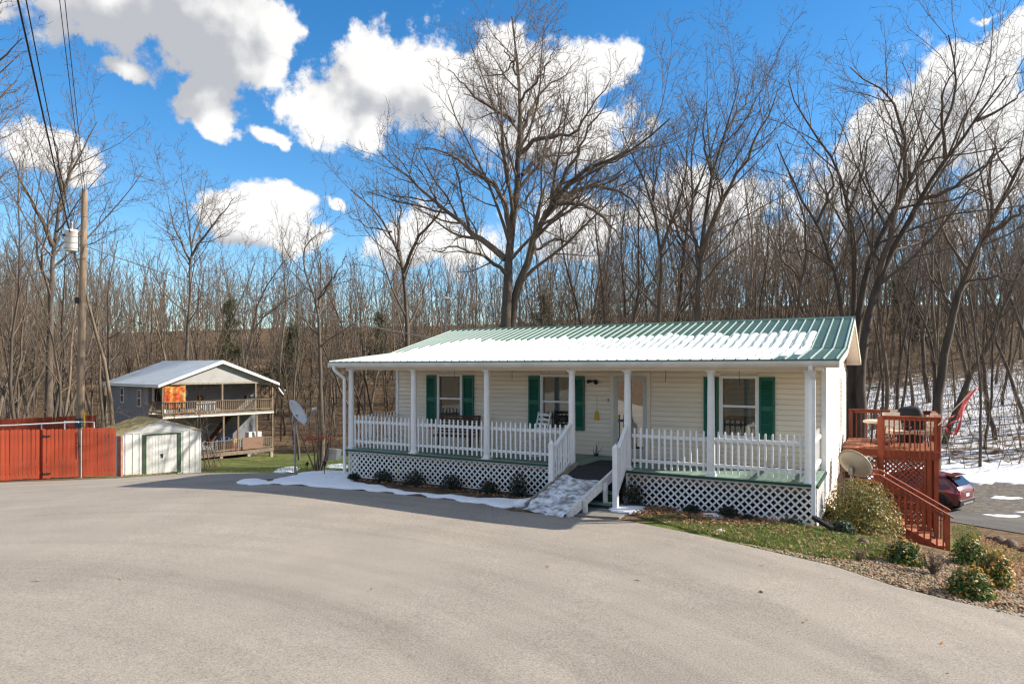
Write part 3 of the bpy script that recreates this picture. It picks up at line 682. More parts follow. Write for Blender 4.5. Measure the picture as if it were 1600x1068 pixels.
for u in RIBS:
    for me, pr in ((rm1, r1), (rm2, r2)):
        o = link('rib', me, pr); o.location = (u, 0, 0)
# rakes
for u in (RL, RR-.03):
    q = MB(); q.prism([(-.44, 3.30), (2.4, 3.595), (6.0, 4.53), (10.34, 3.385), (10.34, 3.25), (6.0, 4.39), (2.4, 3.46), (-.44, 3.17)], 'x', u+.001, u+.029); part(q, 'rake_board', 'trim')
for u0, u1 in ((UR, RR-.032), (RL+.032, 0.0)):
    q = MB(); q.prism([(VW-.02, 3.43), (2.4, 3.47), (6.0, 4.40), (10.3, 3.27), (10.3, 3.25), (6.0, 4.38), (2.4, 3.45), (VW-.02, 3.41)], 'x', u0+.02, u1); part(q, 'soffit', 'white')
# gable closures above the porch beam ends
for u in (12.43, -.11):
    q = MB(); q.prism([(-.30, 3.286), (VW-.02, 3.286), (VW-.02, 3.52), (-.30, 3.31)], 'x', u, u+.04); part(q, 'porch_gable', 'trim')
# columns
q = MB(); q.lathe([(.088, .09), (.086, .6), (.080, 1.5), (.074, 2.2), (.074, 2.24)], 20); cm = q.mesh('shaft', M['white'])
q = MB(); q.box(-.105, .105, -.105, .105, 0, .04); q.lathe([(.10, .04), (.105, .06), (.10, .085), (.09, .09)], 20); cb = q.mesh('base', M['white'])
q = MB(); q.lathe([(.075, 2.24), (.09, 2.255), (.095, 2.27), (.095, 2.28)], 20); q.box(-.105, .105, -.105, .105, 2.28, 2.305); cc = q.mesh('capital', M['white'])
for u in colU[:-1]:
    o = link('column', cm, house); o.location = (u, 0, FZ)
    link('base', cb, o); link('capital', cc, o)
q = MB(); q.box(-.09, .09, -.09, .09, 0.03, 2.25); o = part(q, 'column', 'white'); o.location = (12.37, .02, FZ)
q = MB(); q.box(-.11, .11, -.11, .11, 0, .03); part(q, 'base', 'white', o); q = MB(); q.box(-.11, .11, -.11, .11, 2.25, 2.305); part(q, 'capital', 'white', o)
# picket railings
def picket_mesh(h):
    q = MB(); w = .042; q.prism([(-w/2, 0), (w/2, 0), (w/2, h-.03), (w*.3, h-.008), (0, h), (-w*.3, h-.008), (-w/2, h-.03)], 'y', -.012, .012); return q.mesh('picket', M['white'])
pm = picket_mesh(.92)
def railing(u0, u1, along='u', fix=0., n=None, z0=FZ+.06):
    L_ = u1-u0; n = n or int(L_/.138)
    q = MB()
    for zz in (.13, .70):
        if along == 'u': q.box(u0, u1, fix+.013, fix+.05, z0+zz, z0+zz+.075)
        else: q.box(fix+.013, fix+.05, u0, u1, z0+zz, z0+zz+.075)
    r = part(q, 'rail', 'white'); sp = L_/(n)
    for i in range(n):
        t = u0+sp*(i+.5); o = link('picket', pm, r)
        o.location = (t, fix, z0) if along == 'u' else (fix, t, z0)
        if along != 'u': o.rotation_euler = (0, 0, PI/2)
        o.rotation_euler[1] = random.uniform(-.012, .012)
bays = [(colU[0]+.09, colU[1]-.09), (colU[1]+.09, colU[2]-.09), (colU[2]+.09, colU[3]-.1), (colU[4]+.1, colU[5]-.09), (colU[5]+.09, 12.27)]
for b in bays: railing(*b)
railing(.1, VW-.05, 'v', -.01, 13); railing(.12, VW-.05, 'v', 12.37, 13)
# lattice skirt: diagonal slats behind top and bottom rails
ZB = -.02
def lattice(u0, u1, along='u', fix=-.02, z0=ZB, z1=FZ-.056, step=.168, m='white', parent=house, slat=.040, name='lattice'):
    h = z1-z0; q = MB()
    def P(a, d, z): return (a, fix+d, z) if along == 'u' else (fix-d, a, z)
    def bar3(a0, a1, za, zb, d0, d1):
        p0, p1 = P(a0, d0, za), P(a1, d1, zb); q.box(min(p0[0], p1[0]), max(p0[0], p1[0]), min(p0[1], p1[1]), max(p0[1], p1[1]), za, zb)
    bar3(u0, u1, z1-.045, z1, -.028, -.012); bar3(u0, u1, z0, z0+.05, -.028, -.012); bar3(u0-.001, u0+.05, z0+.05, z1-.045, -.028, -.012); bar3(u1-.05, u1+.001, z0+.05, z1-.045, -.028, -.012)
    pan = part(q, name, m, parent); w = slat*1.414/2
    for sgn, d0, d1 in ((1, -.010, -.003), (-1, -.002, .005)):
        n0 = int((u1-u0+h)/step)+1
        for i in range(n0):
            s = u0-h+i*step+.02 if sgn > 0 else u0+i*step+.02
            # slat runs from (s, z0) to (s+sgn*h, z1): clip to the panel
            pts = []
            ta, tb = 0., 1.
            e = s+sgn*h
            lo, hi = u0+.01, u1-.01
            f = lambda t: s+(e-s)*t
            if sgn > 0:
                ta = max(0, (lo-s)/h); tb = min(1, (hi-s)/h)
            else:
                ta = max(0, (s-hi)/h); tb = min(1, (s-lo)/h)
            if tb-ta < .06: continue
            a0, a1 = f(ta), f(tb); zz0, zz1 = z0+h*ta, z0+h*tb
            k = MB(); vs = [P(a0-w, d0, zz0), P(a0+w, d0, zz0), P(a1+w, d0, zz1), P(a1-w, d0, zz1), P(a0-w, d1, zz0), P(a0+w, d1, zz0), P(a1+w, d1, zz1), P(a1-w, d1, zz1)]
            k.add(vs, [(0,1,2,3),(7,6,5,4),(0,4,5,1),(1,5,6,2),(2,6,7,3),(3,7,4,0)]); part(k, 'slat', m, pan)
    return pan
q = MB(); q.box(.12, .2, .15, VW-.02, -.05, FZ-.23); part(q, 'dark_backing', 'room'); q = MB(); q.box(.2, 12.3, VW-.12, VW-.03, -.1, FZ-.23); part(q, 'dark_backing', 'room')  # dark panels added behind the lattice to keep the under-porch in shade
lattice(-.06, colU[3]-.05); lattice(colU[4]-.02, 12.45, z0=-.06); lattice(.02, VW-.1, 'v', 12.48, z0=-.10, step=.16); lattice(.02, VW-.1, 'v', -.05, step=.2)
# steps under the ramp and their railings
q = MB()
for i, (v0, v1, z) in enumerate(((-.42, -.16, .58), (-.70, -.42, .36), (-.98, -.70, .16))):
    q = MB(); q.box(7.12, 8.42, v0-.02, v1, z-.035, z); part(q, 'step', 'porch_green'); q = MB(); q.box(7.14, 8.40, v0+.002, v0+.02, z-.2 if i < 2 else -.02, z-.036); part(q, 'riser', 'edge_green')
def newel_rail(un, vn, uc):
    q = MB(); q.box(un-.055, un+.055, vn-.055, vn+.055, -.02, 1.33); q.box(un-.068, un+.068, vn-.068, vn+.068, 1.33, 1.355); nw = part(q, 'newel_post', 'white')
    q = MB(); q.add([(un-.05, vn-.05, 1.355), (un+.05, vn-.05, 1.355), (un+.05, vn+.05, 1.355), (un-.05, vn+.05, 1.355), (un-.06, vn-.06, 1.40), (un+.06, vn-.06, 1.40), (un+.06, vn+.06, 1.40), (un-.06, vn+.06, 1.40), (un, vn, 1.50)],
        [(0,1,5,4),(1,2,6,5),(2,3,7,6),(3,0,4,7),(4,5,8),(5,6,8),(6,7,8),(7,4,8)]); part(q, 'finial', 'white', nw)
    p0 = Vector((un, vn+.05, 1.24)); p1 = Vector((uc, -.085, 1.80)); q = MB(); q.bar(p0, p1, .085, .07); hr = part(q, 'handrail', 'white')
    l0 = Vector((un, vn+.05, .36)); l1 = Vector((uc, -.085, .92)); q = MB(); q.bar(l0, l1, .05, .07); part(q, 'handrail', 'white')
    for i in range(7):
        t = (i+.6)/7.2; a = l0.lerp(l1, t); c = p0.lerp(p1, t); q = MB(); q.box(a.x-.018, a.x+.018, a.y-.018, a.y+.018, a.z, c.z); part(q, 'baluster', 'white', hr)
newel_rail(6.93, -.88, colU[3]); newel_rail(8.50, -.88, colU[4])
# wall lamp with two floods, house number, hooks, thin ceiling hangers
q = MB(); lu, lz = U(931, VW), 2.80
q.tube([(lu, VW-.013, lz), (lu, VW-.05, lz)], .05, 12); q.tube([(lu-.02, VW-.05, lz), (lu-.11, VW-.10, lz+.01)], .018, 8); q.tube([(lu-.08, VW-.09, lz), (lu-.19, VW-.16, lz-.01)], [.03, .055], 12); q.tube([(lu+.02, VW-.05, lz-.01), (lu+.05, VW-.12, lz-.04)], [.03, .055], 12)
part(q, 'flood_lamp', 'iron')
q = MB(); nu = U(950.5, VW); q.tube([(nu-.02, VW-.02, 2.32), (nu+.02, VW-.02, 2.33), (nu+.01, VW-.02, 2.29), (nu-.02, VW-.02, 2.26), (nu+.03, VW-.02, 2.26)], .008, 6); part(q, 'house_number', 'iron')
for px, zl in ((667, .18), (700, .22), (710, .42), (800, .42), (858, .25), (884, .25), (905, .15), (1040, .45), (1155, .5)):
    q = MB(); u = U(px, .8); q.tube([(u, .8, 3.262), (u+.003, .8, 3.262-zl)], .006, 5); part(q, 'ceiling_hook', 'iron')
q = MB(); u = U(1029, VW); q.box(u-.04, u+.04, VW-.02, VW-.008, 1.22, 1.34); part(q, 'wall_outlet', 'trim')
# ------------------------------------------------------------------ snow on the roof
def roof_snow():
    V = []; Q = []; r = random.Random(5)
    top_prev = 3.3
    for a, b in zip(RIBS[:-1], RIBS[1:]):
        uc = (a+b)/2; f = (uc-RL)/(RR-RL)
        if f > .945: continue
        top = 4.15+.10*math.sin(uc*1.7)+r.uniform(-.22, .22)
        if f < .12: top = 2.35+(f/.12)*1.7+r.uniform(-.1, .1)
        top = min(top, 4.45)
        v0 = -.445+r.uniform(0, .03)
        if f < .035: continue
        if f < .10: v0 = 1.5-(f-.035)/.065*1.9+r.uniform(-.1, .1)
        if f > .90: v0 = 1.0*(f-.90)/.045+r.uniform(-.2, .1)
        n = 26; k = 7; base = len(V)
        for i in range(n+1):
            t = i/n; v = v0+(top-v0)*t; endt = max(0, (v-(top-.22))/.22); w = math.sqrt(max(.0, 1-endt*endt))
            wob = .012*math.sin(v*9+uc*5)
            cover = 1.0 if v < .15+.55*math.sin(uc*2.1+1)+r.uniform(-.15, .15) else .85   # low down the snow closes over the ribs
            for j in range(k):
                s = (j/(k-1)-.5)*2; uu = uc+s*(b-a)/2*cover*w+wob
                arch = max(0, 1-abs(s)**4); lf = min(1, max(0, (v+.45)/.35)); arch = arch*lf+(1-lf)*.8
                hgt = .004+.050*arch*(w**.5)+.008*math.sin(v*7+uu*11)*w
                if i == 0: hgt = .0
                V.append((uu, v, gz_roof(v)+.012+hgt if w > .02 else gz_roof(v)+.01))
        for i in range(n):
            for j in range(k-1): Q.append((base+i*k+j, base+i*k+j+1, base+(i+1)*k+j+1, base+(i+1)*k+j))
    me = np_mesh('roof_snow', V, Q, M['snow'], True); o = link('roof_snow', me); o.location = house.location; o.rotation_euler = house.rotation_euler
    tag(o, 'melting snow lying between the ribs of the green metal roof', 'snow', kind='stuff')
roof_snow()
# ------------------------------------------------------------------ wheelchair ramp
ramp = thing('wheelchair_ramp', (H0[0], H0[1], 0), 'snowy weathered wooden ramp leading up to the porch', 'ramp', rz=-TH)
A0, A1 = Vector((7.22, -.10, .835)), Vector((8.33, -.40, .72)); B0, B1 = Vector((6.72, -1.78, .05)), Vector((7.90, -2.12, .04))
A1 = Vector((8.34, -.12, .835))
def rq(p, t): return p
nb_ = 12
for i in range(nb_):
    t0, t1 = i/nb_+.002, (i+1)/nb_-.002; q = MB(); a, b, c, d = A0.lerp(B0, t0), A1.lerp(B1, t0), A1.lerp(B1, t1), A0.lerp(B0, t1)
    dn = Vector((0, 0, -.035)); q.add([a, b, c, d, a+dn, b+dn, c+dn, d+dn], [(0,1,2,3),(7,6,5,4),(0,4,5,1),(1,5,6,2),(2,6,7,3),(3,7,4,0)]); part(q, 'ramp_board', 'grey_wood', ramp)
up = Vector((0, 0, .06))
q = MB(); q.bar(A0+up+Vector((.0, 0, -.03)), B0+up, .045, .10); part(q, 'curb', 'grey_wood', ramp)
q = MB(); q.bar(A1+Vector((.0, 0, -.02)), B1+Vector((0, 0, .0)), .045, .17); part(q, 'side_board', 'white_worn', ramp)
q = MB(); q.bar(A1+Vector((.0, -.1, .09)), B1+Vector((0, 0, .105)), .06, .035); part(q, 'curb', 'white_worn', ramp)
for t in (.36, .74):
    p = A1.lerp(B1, t); q = MB(); zb = gz1(*W2(p.x, p.y)); q.box(p.x+.025, p.x+.105, p.y-.05, p.y+.05, zb-.02, p.z+.06); part(q, 'leg', 'white_worn', ramp)
    p = A0.lerp(B0, t); q = MB(); q.box(p.x-.12, p.x-.03, p.y-.05, p.y+.05, zb-.02, p.z+.02); part(q, 'leg', 'white_worn', ramp)
q = MB(); e0, e1 = B0.lerp(A0, 1.0), B1.lerp(A1, 1.0)
a, b, c, d = [x+Vector((0, 0, .004)) for x in (A0.lerp(B0, .0), A1.lerp(B1, .0), A1.lerp(B1, .30), A0.lerp(B0, .30))]
sx = Vector((.05, 0, 0)); q.add([a+sx, b-sx, c-sx, d+sx], [(0,1,2,3)]); q.add([Vector((7.3, 1.2, FZ+.006)), Vector((8.35, 1.5, FZ+.006)), Vector((8.30, -.11, FZ+.006)), Vector((7.27, -.11, FZ+.006))], [(0,1,2,3)]); part(q, 'ramp_mat', 'mat_rubber', ramp)
def ramp_snow():
    V = []; Q = []; n, k = 40, 22; r = random.Random(3)
    for i in range(n+1):
        t = .27+.02*0+(1.06-.27)*i/n
        for j in range(k+1):
            s = j/k; a = A0.lerp(B0, t); b = A1.lerp(B1, t); p = a.lerp(b, .03+.93*s)
            nzv = math.sin(s*9+t*7)*.5+math.sin(s*23-t*31)*.3+math.sin(s*5-t*17+2)*.5
            edge = min(s, 1-s)*2; trod = math.exp(-((s-.55)/.23)**2)
            h = .040+.012*nzv-.022*trod*(1+.4*nzv)+(.05*math.exp(-((s-.05)/.1)**2))
            if t < .33: h -= (0.33-t)*.8
            if t > 1.0: h = min(h, .03)-(t-1.0)*.3
            z = max(p.z, .03) if t > .98 else p.z
            V.append((p.x+.03*math.sin(t*40+s*9), p.y+.04*math.sin(s*17), z+max(h, -.02)))
    for i in range(n):
        for j in range(k): Q.append((i*(k+1)+j, i*(k+1)+j+1, (i+1)*(k+1)+j+1, (i+1)*(k+1)+j))
    o = link('ramp_snow', np_mesh('ramp_snow', V, Q, M['ramp_snow'], True)); o.location = ramp.location; o.rotation_euler = ramp.rotation_euler
    tag(o, 'trodden grey slush and snow lying on the wooden ramp', 'snow', kind='stuff')
M['ramp_snow'] = mat('trodden_snow', (.78,.80,.83), .7, .2, 5.5, .6, 14, col2=(.22,.215,.21), stretch=(1,1.5,1)); M['ramp_snow'].node_tree.nodes['Color Ramp'].color_ramp.elements[0].position = .38; M['ramp_snow'].node_tree.nodes['Color Ramp'].color_ramp.elements[1].position = .62
ramp_snow()
q = MB()
q.lathe([(.0, .17), (.09, .16), (.16, .11), (.19, .04), (.17, 0)], 14); o = q.build('snow_lump', M['snow']); x, y = W2(6.52, -1.52); o.location = (x, y, gz1(x, y)+.0); o.scale = (1.2, .8, 1)
tag(o, 'rounded lump of snow at the lower left corner of the ramp', 'snow')
# ------------------------------------------------------------------ things on the porch
def hloc(u, v, z=FZ): x, y = W2(u, v); return (x, y, z)
sw_u = U(703, .95)
bench = thing('garden_bench', hloc(sw_u, 1.0), 'dark brown slatted wooden bench facing left on the porch', 'bench', rz=-TH+math.radians(8))
for sx in (-.62, .62):
    q = MB(); q.box(sx-.03, sx+.03, -.05, .01, 0, .62); part(q, 'leg', 'bench', bench); q = MB(); q.bar((sx, .42, 0), (sx, .62, .98), .06, .05); part(q, 'leg', 'bench', bench); q = MB(); q.bar((sx, -.08, .63), (sx, .53, .65), .09, .035); part(q, 'arm', 'bench', bench)
for i in range(6): q = MB(); q.box(-.66, .66, -.06+i*.085, .01+i*.085, .40+.0*i, .425); part(q, 'seat_slat', 'bench', bench)
for i in range(7): z = .47+i*.075; q = MB(); q.box(-.66, .66, .47+i*.018, .495+i*.018, z, z+.055); part(q, 'back_slat', 'bench', bench)
rc = thing('rocking_chair', hloc(U(832, 1.15), 1.15), 'white ladder-back rocking chair on the porch', 'chair', rz=-TH+math.radians(-25))
for sx in (-.27, .27):
    q = MB(); q.tube([(sx, -.36+.06*0, .06), (sx, -.2, .02), (sx, .1, .01), (sx, .4, .045), (sx, .55, .09)], .018, 6); part(q, 'rocker', 'white', rc)
    q = MB(); q.tube([(sx, -.22, .02), (sx, -.24, .66)], .02, 8); part(q, 'leg', 'white', rc)
    q = MB(); q.tube([(sx*.9, .22, .02), (sx*.92, .25, .42), (sx*.95, .42, 1.15)], .021, 8); part(q, 'back_post', 'white', rc)
    q = MB(); q.bar((sx, -.28, .67), (sx*.93, .32, .66), .07, .022); part(q, 'arm', 'white', rc)
q = MB(); q.box(-.26, .26, -.26, .25, .40, .43); part(q, 'seat', 'white', rc)
for i in range(5):
    z = .55+i*.125; yb = .27+(z-.42)*.235; q = MB(); q.prism([(-.255, z), (.255, z), (.255, z+.05), (0, z+.075), (-.255, z+.05)], 'y', yb, yb+.015); part(q, 'back_slat', 'white', rc)
for z in (.18, .25): q = MB(); q.tube([(-.27, -.22, z), (.27, -.22, z)], .012, 6); part(q, 'stretcher', 'white', rc)
# hanging yellow dustpan brush
u = U(933, VW); dp = thing('wall_broom', hloc(u, VW-.03, 1.75), 'small yellow whisk broom hanging on the siding', 'broom', rz=-TH)
q = MB(); q.tube([(0, 0, .25), (.003, 0, .68)], .007, 6); part(q, 'handle', 'trim', dp); q = MB(); q.prism([(-.035, .25), (.035, .25), (.06, .1), (.065, .0), (-.065, 0), (-.06, .1)], 'y', -.015, .015); part(q, 'bristles', 'yellow', dp)
# dry potted twigs by the door
tw = thing('dry_plant', hloc(U(932, 1.95), 1.93), 'small dry leafless plant standing by the wall left of the door', 'plant', rz=-TH)
q = MB(); r = random.Random(4)
for i in range(11):
    a = r.uniform(0, 6.28); l = r.uniform(.1, .3) if i > 3 else r.uniform(.28, .42); s = r.uniform(.2, .9) if i > 3 else r.uniform(.05, .25)
    p = [(0, 0, 0), (math.cos(a)*l*s*.5, math.sin(a)*l*s*.2, l*.5), (math.cos(a+.4)*l*s, math.sin(a)*l*s*.3, l)]; q.tube(p, [.008, .006, .003], 5)
part(q, 'twigs', 'iron', tw); q = MB(); q.lathe([(.05, 0), (.07, .06), (.065, .06), (.05, .03)], 10); part(q, 'pot', 'iron', tw)
q = MB(); q.lathe([(.02, 0), (.05, .005), (.045, .03), (0, .035)], 8)
# ------------------------------------------------------------------ red deck at the right rear of the house
DZ = .80; DV0, DV1, DU0, DU1 = 7.6, 10.7, 12.56, 15.0
deck = thing('wooden_deck', (H0[0], H0[1], 0), 'red stained raised deck with railings, lattice and turned stairs', 'deck', rz=-TH)
dp_ = lambda mb, n, m='red_wood', p=deck: part(mb, n, m, p)
nbd = 17; bw = (DU1-DU0)/nbd
q = MB(); q.box(.004, bw-.004, DV0-.04, DV1, 0, .035); me = q.mesh('deck_board', M['red_board'])
for i in range(nbd): o = link('deck_board', me, deck); o.location = (DU0+i*bw, 0, DZ-.035)
q = MB(); q.box(DU0, DU1+.02, DV0-.02, DV0+.02, DZ-.26, DZ-.04); q.box(DU1-.02, DU1+.02, DV0+.021, DV1, DZ-.26, DZ-.04); q.box(DU0, DU1-.021, DV1-.04, DV1, DZ-.26, DZ-.04); dp_(q, 'rim_joist')
def gl(u, v): return gz1(*W2(u, v))
posts = [(13.58, DV0+.06), (DU1-.05, DV0+.06), (DU1-.05, DV1-.06), (DU0+.06, DV1-.06)]
for (u, v) in posts:
    q = MB(); q.box(u-.055, u+.055, v-.055, v+.055, gl(u, v)-.1, DZ+.93); dp_(q, 'post')
q = MB(); q.box(14.72, 14.83, DV0+.005, DV0+.115, gl(14.8, 7.6)-.1, DZ-.26); dp_(q, 'post')
q = MB(); q.box(13.47, 13.63, DV0-.075, DV0-.045, .22, DZ+.93); dp_(q, 'post_board')
def deck_rail(p0, p1, n, inset=0.0):
    p0 = Vector(p0); p1 = Vector(p1); q = MB(); z = Vector((0, 0, 1))
    q.bar(p0+z*(DZ+.95), p1+z*(DZ+.95), .14, .035); dp_(q, 'top_rail')
    q = MB(); q.bar(p0+z*(DZ+.885), p1+z*(DZ+.885), .035, .085); r = dp_(q, 'rail')
    for i in range(n):
        p = p0.lerp(p1, (i+.5)/n); k = MB(); t = (p1-p0).normalized(); nrm = Vector((t.y, -t.x, 0))*.038+p
        k.box(nrm.x-.018, nrm.x+.018, nrm.y-.018, nrm.y+.018, DZ-.22, DZ+.925); dp_(k, 'baluster', 'red_wood', r)
deck_rail((13.58, DV0, 0), (DU1, DV0, 0), 11); deck_rail((DU1, DV0, 0), (DU1, DV1, 0), 20); deck_rail((DU1, DV1, 0), (DU0, DV1, 0), 16)
lattice(13.66, 14.70, 'u', DV0+.07, -1.75, DZ-.27, .15, 'red_wood', deck, .036); lattice(DV0+.15, DV1-.15, 'v', DU1-.03, -1.9, DZ-.27, .15, 'red_wood', deck, .036); lattice(DU0+.1, DU1-.15, 'u', DV1-.1, -1.9, DZ-.27, .15, 'red_wood', deck, .036)
# first flight to the landing, second flight to the yard
LZ = -.64; LV0, LV1 = 5.3, 6.3
for i in range(6):
    z = DZ-(i+1)*(DZ-LZ)/7; v = DV0-.02-i*.215; q = MB(); q.box(DU0+.02, 13.46, v-.23, v, z-.035, z); dp_(q, 'tread', 'red_board')
for u in (DU0+.03, 13.44): q = MB(); q.bar((u, DV0-.03, DZ-.25), (u, LV1, LZ-.1), .035, .22); dp_(q, 'stringer')
for i in range(7): q = MB(); q.box(DU0+.02, 13.5, LV0+i*.145, LV0+i*.145+.137, LZ-.035, LZ); dp_(q, 'landing_board', 'red_board')
q = MB(); q.box(DU0+.02, 13.5, LV0-.03, LV0-.004, LZ-.2, LZ-.036); dp_(q, 'rim_joist')
for (u, v) in ((13.47, LV0+.03), (13.47, LV1-.03), (DU0+.08, LV0+.03)):
    q = MB(); q.box(u-.05, u+.05, v-.05, v+.05, gl(u, v)-.1, LZ+.97 if u > 13 else LZ-.04); dp_(q, 'post')
UE = 15.08; ZE = -1.52
for i in range(5):
    z = LZ-(i+1)*(LZ-ZE)/6; u = 13.52+i*.30; q = MB(); q.box(u, u+.32, LV0+.07, LV1-.07, z-.035, z); dp_(q, 'tread', 'red_board')
for v in (LV0+.05, LV1-.05): q = MB(); q.bar((13.5, v, LZ-.15), (UE, v, ZE-.1), .035, .24); dp_(q, 'stringer')
for v in (LV0, LV1):
    zg = gl(UE, v); q = MB(); q.box(UE-.05, UE+.05, v-.05, v+.05, zg-.05, ZE+.93); dp_(q, 'newel_post')
    q = MB(); q.bar((13.30, v, LZ+.97), (13.58, v, LZ+.97), .12, .035); q.bar((13.56, v, LZ+.975), (UE+.12, v, ZE+.90), .12, .035); hr = dp_(q, 'handrail')
    q = MB(); q.bar((13.47, v, LZ+.88), (UE, v, ZE+.86), .035, .085); dp_(q, 'rail')
    for i in range(11):
        t = (i+.7)/11.4; u = 13.5+(UE-13.5)*t; z0 = LZ+(ZE-LZ)*t; k = MB(); k.box(u-.018, u+.018, v-.056, v-.02, z0-.12, z0+.9); dp_(k, 'baluster', 'red_wood', hr)
# ------------------------------------------------------------------ on the deck
tb = thing('patio_table', hloc(13.55, 8.9, DZ), 'round patio table under a cream cover with a folded umbrella pole', 'table', rz=-TH)
q = MB(); q.lathe([(.0, .735), (.46, .735), (.50, .715), (.50, .66), (.49, .655)], 24); part(q, 'table_cover', 'canvas', tb)
for i in range(4): a = PI/4+i*PI/2; q = MB(); q.tube([(.3*math.cos(a), .3*math.sin(a), .7), (.40*math.cos(a), .40*math.sin(a), 0)], .014, 6); part(q, 'leg', 'iron', tb)
q = MB(); q.tube([(0, 0, 0), (0, 0, 1.15)], .02, 8); q.lathe([(.0, .04), (.22, .03), (.22, 0)], 16); part(q, 'umbrella_pole', 'iron', tb)
q = MB(); q.tube([(0, 0, 1.08), (-.06, .02, 1.2)], .008, 6); part(q, 'crank', 'iron', tb)
def patio_chair(u, v, rz, label, cush=True):
    c = thing('patio_chair', hloc(u, v, DZ), label, 'chair', rz=-TH+rz)
    for sx in (-.25, .25):
        q = MB(); q.tube([(sx, -.24, 0), (sx, -.22, .62), (sx, .2, .62), (sx, .3, .0)], .014, 6); part(q, 'leg', 'iron', c)
        q = MB(); q.tube([(sx*.9, .2, .42), (sx*.9, .36, .98)], .013, 6); part(q, 'back_post', 'iron', c)
    q = MB(); q.box(-.25, .25, -.25, .24, .40, .50); part(q, 'seat_cushion', 'canvas', c)
    q = MB(); q.prism([(.20, .50), (.30, .50), (.43, 1.0), (.34, 1.02)], 'x', -.24, .24); part(q, 'back_cushion', 'canvas', c)
    return c
patio_chair(13.95, 9.75, 2.9 - PI, 'cream cushioned patio chair behind the round table')
patio_chair(14.0, 8.15, .5, 'cream cushioned patio chair turned beside the front deck railing')
patio_chair(14.62, 8.35, -1.2, 'low cushioned patio seat in the corner of the deck')
gr = thing('covered_grill', hloc(14.35, 10.05, DZ), 'barbecue grill under a black fabric cover on the deck', 'grill', rz=-TH)
V = []; Q = []; n = 20
prof = [(.36, .30, 0, .0), (.37, .31, .3, .01), (.38, .31, .7, .0), (.37, .30, .88, 0), (.33, .26, 1.02, 0), (.24, .18, 1.10, 0), (.0, .0, 1.13, 0)]
for i, (a, b, z, w) in enumerate(prof):
    for j in range(n):
        t = 2*PI*j/n; c, s = math.cos(t), math.sin(t); e = .45; f = 1+.025*math.sin(7*t+z*4)*(z < .9)
        V.append((a*f*math.copysign(abs(c)**e, c), b*f*math.copysign(abs(s)**e, s), z+.02*(c > 0)*(z > .9)))
for i in range(len(prof)-1):
    for j in range(n): Q.append((i*n+j, i*n+(j+1) % n, (i+1)*n+(j+1) % n, (i+1)*n+j))
o = link('cover', np_mesh('cover', V, Q, M['grill']), gr)
for sx in (-.28, .28):
    q = MB(); q.tube([(sx, -.2, -.0), (sx, -.2, .05)], .03, 8); part(q, 'wheel', 'iron', gr)
# tattered flag on a slanting pole at the deck corner
fb = P3(1466, 664, 18.75); ft = P3(1524, 606, 18.2)
fl = thing('tattered_flag', tuple(fb), 'torn red and white flag on a slanting pole at the deck corner', 'flag')
q = MB(); d = Vector(ft-fb); q.tube([(0, 0, 0), d*.5, d*1.04], [.014, .012, .010], 8); part(q, 'pole', 'trim', fl)
def strip(pts, w0, w1, name, m, seed):
    r = random.Random(seed); V = []; Q = []; n = len(pts); k = 5
    for i, p in enumerate(pts):
        w = w0+(w1-w0)*i/(n-1)
        for j in range(k):
            s = j/(k-1)-.5; V.append((p[0]+s*w*.75+r.uniform(-.012, .012), p[1]+.05*math.sin(i*1.3+j*1.1+seed), p[2]+s*w*.5+r.uniform(-.012, .012)))
    for i in range(n-1):
        for j in range(k-1): Q.append((i*k+j, i*k+j+1, (i+1)*k+j+1, (i+1)*k+j))
    part_ = link(name, np_mesh(name, V, Q, M[m]), fl); md = part_.modifiers.new('sol', 'SOLIDIFY'); md.thickness = .004; return part_
L3 = lambda px, py, dd=0: tuple(P3(px, py, 18.5+dd)-fb)
strip([L3(1522, 608), L3(1512, 622), L3(1503, 640, .1), L3(1495, 655), L3(1484, 662, .1), L3(1472, 666)], .30, .22, 'cloth', 'flag_red', 1)
strip([L3(1523, 606, .05), L3(1516, 616, .05), L3(1511, 628, .05), L3(1508, 640, .08)], .20, .08, 'cloth', 'flag_white', 2)
strip([L3(1508, 630, -.05), L3(1502, 650, -.08), L3(1497, 668, -.05), L3(1492, 680)], .20, .08, 'cloth', 'flag_red', 3)
strip([L3(1476, 662, .05), L3(1480, 672), L3(1487, 678, .05), L3(1493, 677)], .07, .05, 'cloth', 'flag_red', 4)
strip([L3(1490, 650), L3(1484, 652, .04), L3(1476, 657)], .10, .06, 'cloth', 'flag_red', 5)
